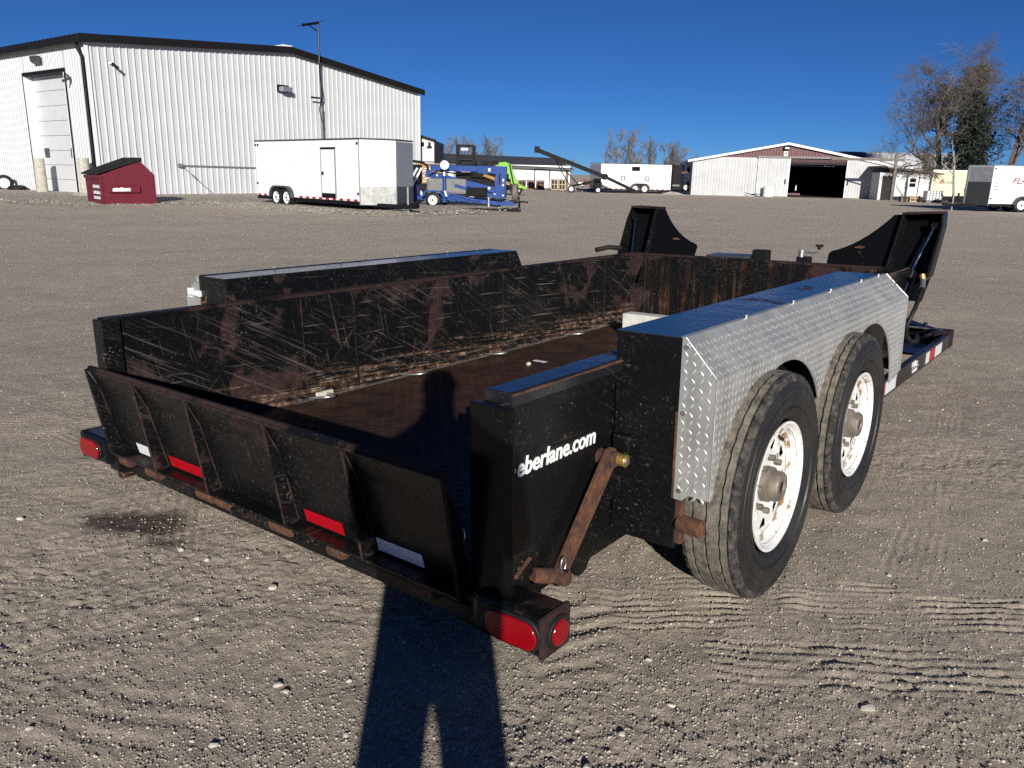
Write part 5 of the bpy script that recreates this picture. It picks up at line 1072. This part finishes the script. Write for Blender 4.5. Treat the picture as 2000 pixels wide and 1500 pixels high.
l3 = part('gable_lamp', bn, (7.1, -.1, 3.66)); BX('lamp_body', 'machine', l3, -.2, .2, -.25, .05, -.05, .14); BX('lamp_glass', 'white', l3, -.15, .15, -.27, -.24, -.02, .1)
BX('inner_post', 'letter', bn, 8.35, 8.42, 1.2, 1.3, .5, 1.0); BX('inner_cart', 'maroon', bn, 7.6, 8.7, 1.0, 1.8, .15, .3)
o = MB().lathe([(0, .37), (.02, .39), (.30, .37), (.32, .39), (.58, .37), (.60, .39), (.78, .38), (.80, .33), (.80, .001)], (0, 0, 0), 'z', 24).build('white_drum', 'plastic_white', smooth=35, loc=(19.75, 63.95, 0)); tag(o, 'white plastic drum standing before the barn sliding door', 'drum')
rb = thing('scrap_pile', 'low scrap pile of pale metal pieces left of the white drum', 'scrap', (18.4, 63.8, 0), 0)
for k in range(9): MB().bar((random.uniform(-.6, .5), random.uniform(-.2, .2), .08), (random.uniform(-.5, .7), random.uniform(-.2, .2), random.uniform(.08, .3)), .08, .05).build('scrap_piece', random.choice(['white', 'machine', 'concrete']), rb)

# quonset with maroon stripe
qn = thing('quonset_shed', 'arched white quonset roof with maroon stripe behind the barn', 'building', (35.5, 88, 0), R(0))
for (xa, xb, mt) in ((-4.5, -1.6, 'white'), (-1.6, .75, 'maroon'), (.75, 2.1, 'white'), (2.1, 10, 'white')):
    mb = MB(); prf = [(-6.5*math.cos(t), 4.35*math.sin(t)) for t in np.linspace(0, math.pi, 21)]
    mb.v = [(xa, y, z) for y, z in prf]+[(xb-.02, y, z) for y, z in prf]; n = len(prf); mb.f = [(i, i+1, n+i+1, n+i) for i in range(n-1)]
    mb.build('arch_panel', mt, qn, smooth=50)
for x_ in (-4.5, 10): MB().prism([(-6.5*math.cos(t), 4.35*math.sin(t)) for t in np.linspace(0, math.pi, 21)], 'x', x_-.03, x_+.03).build('end_wall', 'white', qn)

# post and overhead beam at the barn corner
ps = thing('gantry_post', 'dark timber post with crossbeam at the right end of the barn', 'post', (27.25, 59.2, 0), R(-7))
BX('post', 'wood_grey', ps, -.09, .09, -.09, .09, 0, 3.35); BX('crossbeam', 'wood_grey', ps, -4.5, .55, -.10, -.02 if 0 else .10, 2.78, 2.95)
MB().bar((-1.2, 0, 2.8), (-.08, 0, 2.5), .08, .08).build('brace', 'wood_grey', ps)

# small stucco house
hs = thing('stucco_shed', 'small whitewashed stucco shed with glazed white door beside the barn', 'building', (28.05, 60.6, 0), R(-8))
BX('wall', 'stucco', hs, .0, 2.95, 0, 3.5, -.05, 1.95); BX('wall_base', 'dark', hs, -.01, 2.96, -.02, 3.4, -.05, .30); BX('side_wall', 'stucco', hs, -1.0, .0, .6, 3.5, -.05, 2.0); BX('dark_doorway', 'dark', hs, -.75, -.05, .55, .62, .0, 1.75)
MB().add([(-1.3, -.35, 2.38), (3.2, -.35, 1.93), (3.2, 3.8, 1.93), (-1.3, 3.8, 2.38), (-1.3, -.35, 2.46), (3.2, -.35, 2.01), (3.2, 3.8, 2.01), (-1.3, 3.8, 2.46)], [(0, 3, 2, 1), (4, 5, 6, 7), (0, 1, 5, 4), (2, 3, 7, 6), (0, 4, 7, 3), (1, 2, 6, 5)]).build('roof', 'wood_grey', hs)
BX('corner_post', 'wood_grey', hs, 2.88, 3.02, -.06, .02, 0, 1.95); BX('fascia_board', 'white', hs, .1, 2.8, -.05, -.01, 1.72, 1.84)
dq = part('door', hs, (.85, -.05, .28)); BX('door_leaf', 'white', dq, 0, .72, -.02, .02, 0, 1.42); 
for z_ in (.72, 1.06): BX('pane', 'glass', dq, .13, .56, -.035, -.02, z_, z_+.28)
BX('door_frame', 'machine', dq, .72, .78, -.03, .02, 0, 1.46); BX('door_handle', 'machine', dq, .60, .66, -.06, -.02, .62, .70)
crate((27.75, 57.4, 0), .72, .7, .42, 'wood', 'pale wooden crate below the white shed door', None)
pl = thing('pallet_stack', 'grey pallet stack left of the wooden crate at the shed', 'pallets', (26.75, 56.6, 0), R(-8))
for k in range(4): BX('pallet_deck', 'wood_grey', pl, 0, .48, 0, .5, .07+k*.10, .10+k*.10); BX('pallet_block', 'wood_grey', pl, .02, .10, 0, .5, k*.10, .07+k*.10); BX('pallet_block', 'wood_grey', pl, .38, .46, 0, .5, k*.10, .07+k*.10)
ib = thing('water_tank', 'white caged plastic water tank beside the cream trailer', 'tank', (28.35, 56.3, 0), R(-8))
BX('bladder', 'plastic_white', ib, .03, 1.0, .03, .9, .14, .80, .06); BX('pallet_base', 'wood_grey', ib, 0, 1.03, 0, .93, 0, .12)
for k in range(6): BX('cage_bar', 'grey', ib, k*.2, k*.2+.035, -.01, .01, .12, .83)
for k in range(5): BX('cage_bar', 'grey', ib, 0, 1.03, -.012, .012, .14+k*.165, .17+k*.165)
jn = thing('junk_frame', 'dark scrap frame with green straps by the grey trailer nose', 'scrap', (28.6, 52.5, 0), R(-5))
MB().lathe([(-.15, .2), (-.16, .4), (-.1, .46), (.1, .46), (.16, .4), (.15, .2)], (.75, .2, .95), 'y', 20).build('tyre', 'rubber', jn, smooth=40); BX('frame_base', 'machine', jn, -.5, 1.1, 0, .5, .12, .34); BX('upright', 'machine', jn, -.15, -.05, 0, .1, .3, .75); BX('rail', 'machine', jn, -.5, .3, 0, .1, .48, .56)
BX('strap', 'green', jn, .45, .55, -.05, .0, .42, .68); BX('strap', 'green', jn, .75, .85, -.05, .0, .42, .68); BX('red_block', 'maroon', jn, .35, 1.05, -.1, .2, .15, .42)
cb = thing('cream_van_body', 'cream box van body with red and black emblem behind the water tank', 'box', (30.45, 60.0, 0), R(-3))
for k in range(10): BX('wall_board', 'cream', cb, .0, 2.6, -.015, .0, .42+k*.178, .42+k*.178+.170)
BX('box_body', 'cream', cb, .01, 2.6, .0, 3.0, .40, 2.20); BX('corner_trim', 'letter', cb, -.03, .03, -.03, .05, .40, 2.24); BX('top_trim', 'letter', cb, -.03, 2.6, -.03, .05, 2.20, 2.26); BX('chassis', 'machine', cb, .2, 2.5, .2, 2.8, .1, .40)
text_mesh('GUILL', 'side_lettering', 'letter_black', cb, frame((.95, -.018, 1.30), (1, 0, 0), (0, 0, 1)), .24, 1.05, .004)
MB().add([(.48, -.02, 1.30), (.60, -.02, 1.30), (.74, -.02, 1.55), (.70, -.02, 1.64)], [(0, 1, 2, 3)]).build('emblem_bar', 'letter_dark' if 0 else 'red_tape', cb, fix=False); MB().add([(.70, -.021, 1.64), (.66, -.021, 1.56), (.84, -.021, 1.30), (.94, -.021, 1.30)], [(0, 1, 2, 3)]).build('emblem_bar', 'letter_black', cb, fix=False); MB().add([(.60, -.022, 1.30), (.80, -.022, 1.30), (.78, -.022, 1.36), (.62, -.022, 1.36)], [(0, 1, 2, 3)]).build('emblem_bar', 'red_tape', cb, fix=False)
road_wheel(cb, 'wheel', (.7, .05, .3), .3, .2)
vx = thing('vine_tangle', 'bare brown vines hanging over the stucco shed roof', 'vines', (28.9, 60.1, 1.55), R(-8))
mb = MB()
for k in range(110):
    x_ = random.uniform(-1.4, 1.9); z_ = .72-.10*(x_+.8)+random.uniform(-.12, .16); q = [Vector((x_, random.uniform(-.25, .0), z_))]
    for j in range(5): q.append(q[-1]+Vector((random.uniform(-.22, .22), random.uniform(-.06, .05), random.uniform(-.20, .06))))
    mb.tube(q, random.uniform(.008, .018), 3, False)
mb.build('vine_stems', 'twig', vx, fix=False)

# ---------------------------------------------------------------- trees
def grow(seed, H, trunk_r, spread, levels, trunk_frac=.3, lean=(0, 0), nside=5, up=.25, kids=(4, 6), ratio=.62, thin=.006, droop=0.0, first=None):
    q = random.Random(seed); segs = {0: MB(), 1: MB()}; tips = []; grow.spine = []
    def branch(p, d, L, r, lv):
        n = 5 if lv == 0 else 4; pts = [p.copy()]; rr = [r]; dd = d.copy()
        for i in range(n):
            w = Vector((q.gauss(0, 1), q.gauss(0, 1), q.gauss(0, 1)))*(.10 if lv == 0 else .20)
            dd = (dd+w+Vector((0, 0, up*.3 if lv else .05))-Vector((0, 0, droop*lv*.15))).normalized(); pts.append(pts[-1]+dd*L/n); rr.append(max(thin*.6, r*(1-(.45 if lv == 0 else .62)*(i+1)/n)))
        if lv <= 1: grow.spine += [pts[i_].lerp(pts[i_+1], f_) for i_ in range(n) for f_ in (0, .25, .5, .75)]
        segs[0 if lv <= 1 else 1].tube(pts, rr, nside if lv == 0 else (4 if lv == 1 else 3), False)
        if lv >= levels: tips.append((pts[-1], dd)); return
        k = q.randint(*kids)+(1 if lv == 0 else 0)
        for j in range(k):
            f = (trunk_frac if lv == 0 else .25)+(1-(trunk_frac if lv == 0 else .25))*(j+q.random()*.8)/k; f = min(f, .99); i = min(int(f*n), n-1); t = f*n-i
            b = pts[i].lerp(pts[i+1], t); az = q.random()*6.283+j*2.4; sp = spread*(1.1-.35*f) if lv == 0 else spread
            tan = (pts[i+1]-pts[i]).normalized(); o_ = tan.orthogonal().normalized(); o_.rotate(Matrix.Rotation(az, 3, tan)); nd = (tan*math.cos(sp)+o_*math.sin(sp)).normalized()
            branch(b, nd, L*ratio*q.uniform(.75, 1.15)*(1-.25*f if lv == 0 else 1), max(thin, rr[i]*q.uniform(.5, .7)), lv+1)
    branch(Vector((0, 0, 0)), Vector((lean[0], lean[1], 1)).normalized(), H*(.62 if levels > 2 else .7), trunk_r, 0)
    return segs, tips
def tree(name, label, loc, seed, H, tr_, spread, levels, bark='bark', twig='twig', group=None, leaf=None, nleaf=0, lsize=.16, region=None, ivy=0, **k):
    segs, tips = grow(seed, H, tr_, spread, levels, **k); t = thing(name, label, 'tree', loc, random.uniform(0, 6) if group else 0, group)
    segs[0].build('trunk', bark, t, smooth=60, fix=False); cr = segs[1].build('crown', twig, t, fix=False)
    if leaf:
        q = random.Random(seed+1); V = []; F = []
        src = [p for p, d in tips if region is None or region(p)] or [p for p, d in tips]
        isrc = [p for p in grow.spine if region is None or region(p)]
        for _ in range(nleaf):
            p = (q.choice(isrc)+Vector((q.gauss(0, .28), q.gauss(0, .28), q.gauss(0, .2))) if q.random() < ivy and isrc else q.choice(src))+Vector((q.gauss(0, .22), q.gauss(0, .22), q.gauss(0, .20))); a = Vector((q.gauss(0, 1), q.gauss(0, 1), q.gauss(0, 1))).normalized(); b = a.orthogonal().normalized(); s_ = lsize*q.uniform(.5, 1.3); o = len(V)
            V += [p-a*s_, p+b*s_*.45, p+a*s_, p-b*s_*.45]; F.append((o, o+1, o+2, o+3))
        mb = MB(); mb.v = [tuple(v) for v in V]; mb.f = F; lf = mb.build('leaves', leaf, cr, fix=False)
    return t
def conifer(name, label, loc, seed, H, rad, n, mat):
    q = random.Random(seed); t = thing(name, label, 'tree', loc, 0); MB().cyl((0, 0, 0), (0, 0, H*.95), .2, .03, 8).build('trunk', 'bark', t, smooth=50)
    V = []; F = []; st = MB()
    for i in range(150):
        f = (i/150)**.85; z = H*(.06+.92*f); L = rad*(1-f)**.75*q.uniform(.7, 1.15)+.15; az = i*2.399+q.random(); d = Vector((math.cos(az), math.sin(az), -.18)); b0 = Vector((0, 0, z)); st.tube([b0, b0+d*L*.6, b0+d*L+Vector((0, 0, .12*L))], [.03, .02, .008], 3, False)
        for j in range(int(n/150*(1.35-f))):
            u = q.random()**.6; p = b0+d*L*u+Vector((q.gauss(0, .16), q.gauss(0, .16), q.gauss(0, .13)-.05)); a = (d+Vector((q.gauss(0, .6), q.gauss(0, .6), q.gauss(0, .5)))).normalized(); bb = a.orthogonal().normalized(); bb.rotate(Matrix.Rotation(q.random()*6, 3, a)); s_ = q.uniform(.09, .2); o = len(V)
            V += [p-a*s_, p+bb*s_*.3, p+a*s_, p-bb*s_*.3]; F.append((o, o+1, o+2, o+3))
    st.build('branches', 'bark', t, fix=False); mb = MB(); mb.v = [tuple(v) for v in V]; mb.f = F; mb.build('crown', mat, t, fix=False); return t
tree('leafless_tree', 'spreading leafless tree leaning left behind the stucco shed', (34.3, 66.5, 0), 202, 11.2, .26, .88, 5, lean=(-.2, 0), trunk_frac=.28, kids=(4, 5), ratio=.68, thin=.012, nside=8, up=.22)
tree('tall_tree', 'tallest tree with dry brown leaves and bare upper branches', (37.0, 68.5, 0), 101, 13.4, .24, .70, 5, bark='bark', lean=(-.06, 0), trunk_frac=.24, kids=(4, 5), ratio=.60, thin=.012, nside=8, leaf='dead_leaf', nleaf=9000, lsize=.14, region=lambda p: 2.5 < p.z < 10.6 and abs(p.x+.9) < 2.2, ivy=.6, up=.3)
conifer('spruce_tree', 'dark green spruce below the tall leafy tree', (34.7, 63.5, 0), 5, 8.2, 2.3, 13000, 'needles')
tree('brown_tree', 'dense brown twiggy tree at the right edge', (37.3, 62.5, 0), 31, 9.6, .30, .62, 5, trunk_frac=.2, kids=(4, 5), ratio=.64, thin=.012, leaf='dead_leaf', nleaf=1500, lsize=.10)
tree('young_tree', 'slim pale sapling rising behind the grey trailer nose', (29.55, 55.0, 0), 44, 5.6, .10, .6, 3, bark='bark_pale', twig='bark_pale', trunk_frac=.5, kids=(2, 3), ratio=.5, thin=.01)
tree('bushy_tree', 'low bare brush between the stucco shed and spruce', (32.6, 64.5, 0), 53, 4.6, .14, .8, 5, trunk_frac=.1, kids=(4, 5), ratio=.66, thin=.010)
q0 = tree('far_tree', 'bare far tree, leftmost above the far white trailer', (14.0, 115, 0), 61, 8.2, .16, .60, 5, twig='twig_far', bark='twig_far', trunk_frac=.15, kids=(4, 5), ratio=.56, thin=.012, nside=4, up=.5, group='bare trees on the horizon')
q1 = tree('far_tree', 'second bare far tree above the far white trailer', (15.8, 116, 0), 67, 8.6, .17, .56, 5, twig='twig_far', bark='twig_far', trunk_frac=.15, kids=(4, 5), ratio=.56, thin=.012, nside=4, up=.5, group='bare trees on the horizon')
FT = [(17.4, 114, 1.0, 'third bare far tree from the left above the far white trailer'), (19.0, 116, .98, 'fourth bare far tree above the far white trailer'), (20.6, 115, .95, 'fifth bare far tree above the far white trailer'), (22.0, 117, .92, 'sixth bare far tree above the far white trailer'), (23.4, 116, .85, 'rightmost bare far tree of the clump by the barn'),
      (26.0, 121, .70, 'low bare far tree left of the barn roof'), (28.5, 121, .72, 'bare far tree just above the left barn eave'), (31.0, 122, .66, 'bare far tree behind the left barn roof slope'), (36.5, 120, .74, 'bare far tree top showing over the barn ridge'),
      (-9.0, 110, .86, 'leftmost bare far tree over the long shed roof'), (-7.6, 111, .95, 'second bare far tree over the long shed roof'), (-6.2, 110, .90, 'bare far tree left of the forklift mast'), (-4.4, 111, .95, 'bare far tree right of the forklift mast'), (-3.2, 110, .84, 'fifth bare far tree over the long shed roof'), (-1.9, 111, .70, 'rightmost low bare far tree over the long shed roof')]
for i, (x_, y_, s_, lb) in enumerate(FT):
    c = copy_tree((q0, q1)[i % 2]); c.location = (x_, y_, -.3); c.rotation_euler = (0, 0, i*1.7+.4); c.scale = (s_*random.uniform(.95, 1.25), s_, s_*.88); c['label'] = lb
c = copy_tree(q0); c.location = (5.9, 90, -.2); c.scale = (.42, .42, .42); c['label'] = 'small bare shrub between the long shed and the far trailer'

# ---------------------------------------------------------------- the photographer (behind the camera; the shadow shows)
pe = thing('person', 'person in dark jacket holding a phone, seen only as a long shadow', 'person', (.0, -.38, 0), 0)
V = [(0, 0, .86, .17), (0, .0, 1.15, .175), (0, .0, 1.42, .18), (0, .0, 1.54, .07), (0, .03, 1.66, .095), (0, .02, 1.75, .09)]
E = [(0, 1), (1, 2), (2, 3), (3, 4), (4, 5)]
for s in (-1, 1):
    o = len(V); V += [(s*.10, 0, .80, .125), (s*.112, .01, .45, .098), (s*.120, 0, .10, .085), (s*.135, .12, .04, .045)]; E += [(0, o), (o, o+1), (o+1, o+2), (o+2, o+3)]
    o = len(V); V += [(s*.19, .0, 1.40, .075), (s*.235, .04, 1.14, .060), (s*.13, .24, 1.26, .045), (s*.085, .29, 1.32, .035)]; E += [(2, o), (o, o+1), (o+1, o+2), (o+2, o+3)]
me = bpy.data.meshes.new('body'); me.from_pydata([v[:3] for v in V], E, []); o = link(me, 'body', 'cloth', pe)
sk_ = o.modifiers.new('skin', 'SKIN'); sk_.use_smooth_shade = True
for i, v in enumerate(V): me.skin_vertices[0].data[i].radius = (v[3], v[3]*.8)
me.skin_vertices[0].data[0].use_root = True
ss = o.modifiers.new('sub', 'SUBSURF'); ss.levels = 2; ss.render_levels = 2
hd = MB(); hd.lathe([(-.13, .001), (-.12, .045), (-.07, .078), (0, .092), (.06, .085), (.10, .055), (.118, .001)], (0, .03, 1.72), 'z', 20); hd.build('head', 'skin', pe, smooth=80)
MB().lathe([(-.02, .098), (.05, .094), (.11, .06), (.13, .001)], (0, .02, 1.73), 'z', 20).build('cap', 'cloth', pe, smooth=80)
for s in (-1, 1):
    hh = MB()
    for k in range(4): hh.tube([(s*.080, .285, 1.345-.018*k), (s*.070, .325, 1.352-.018*k), (s*.055, .335, 1.352-.018*k)], [.0095, .009, .008], 6)
    hh.tube([(s*.085, .29, 1.33), (s*.06, .29, 1.37), (s*.04, .30, 1.385)], [.012, .010, .009], 6); hh.build('hand', 'skin', pe, smooth=60)
o = BX('smartphone', 'machine', None, -.075, .075, -.018, -.010, 1.340, 1.415, .004); tag(o, 'dark smartphone held up by the person casting the shadow', 'phone')
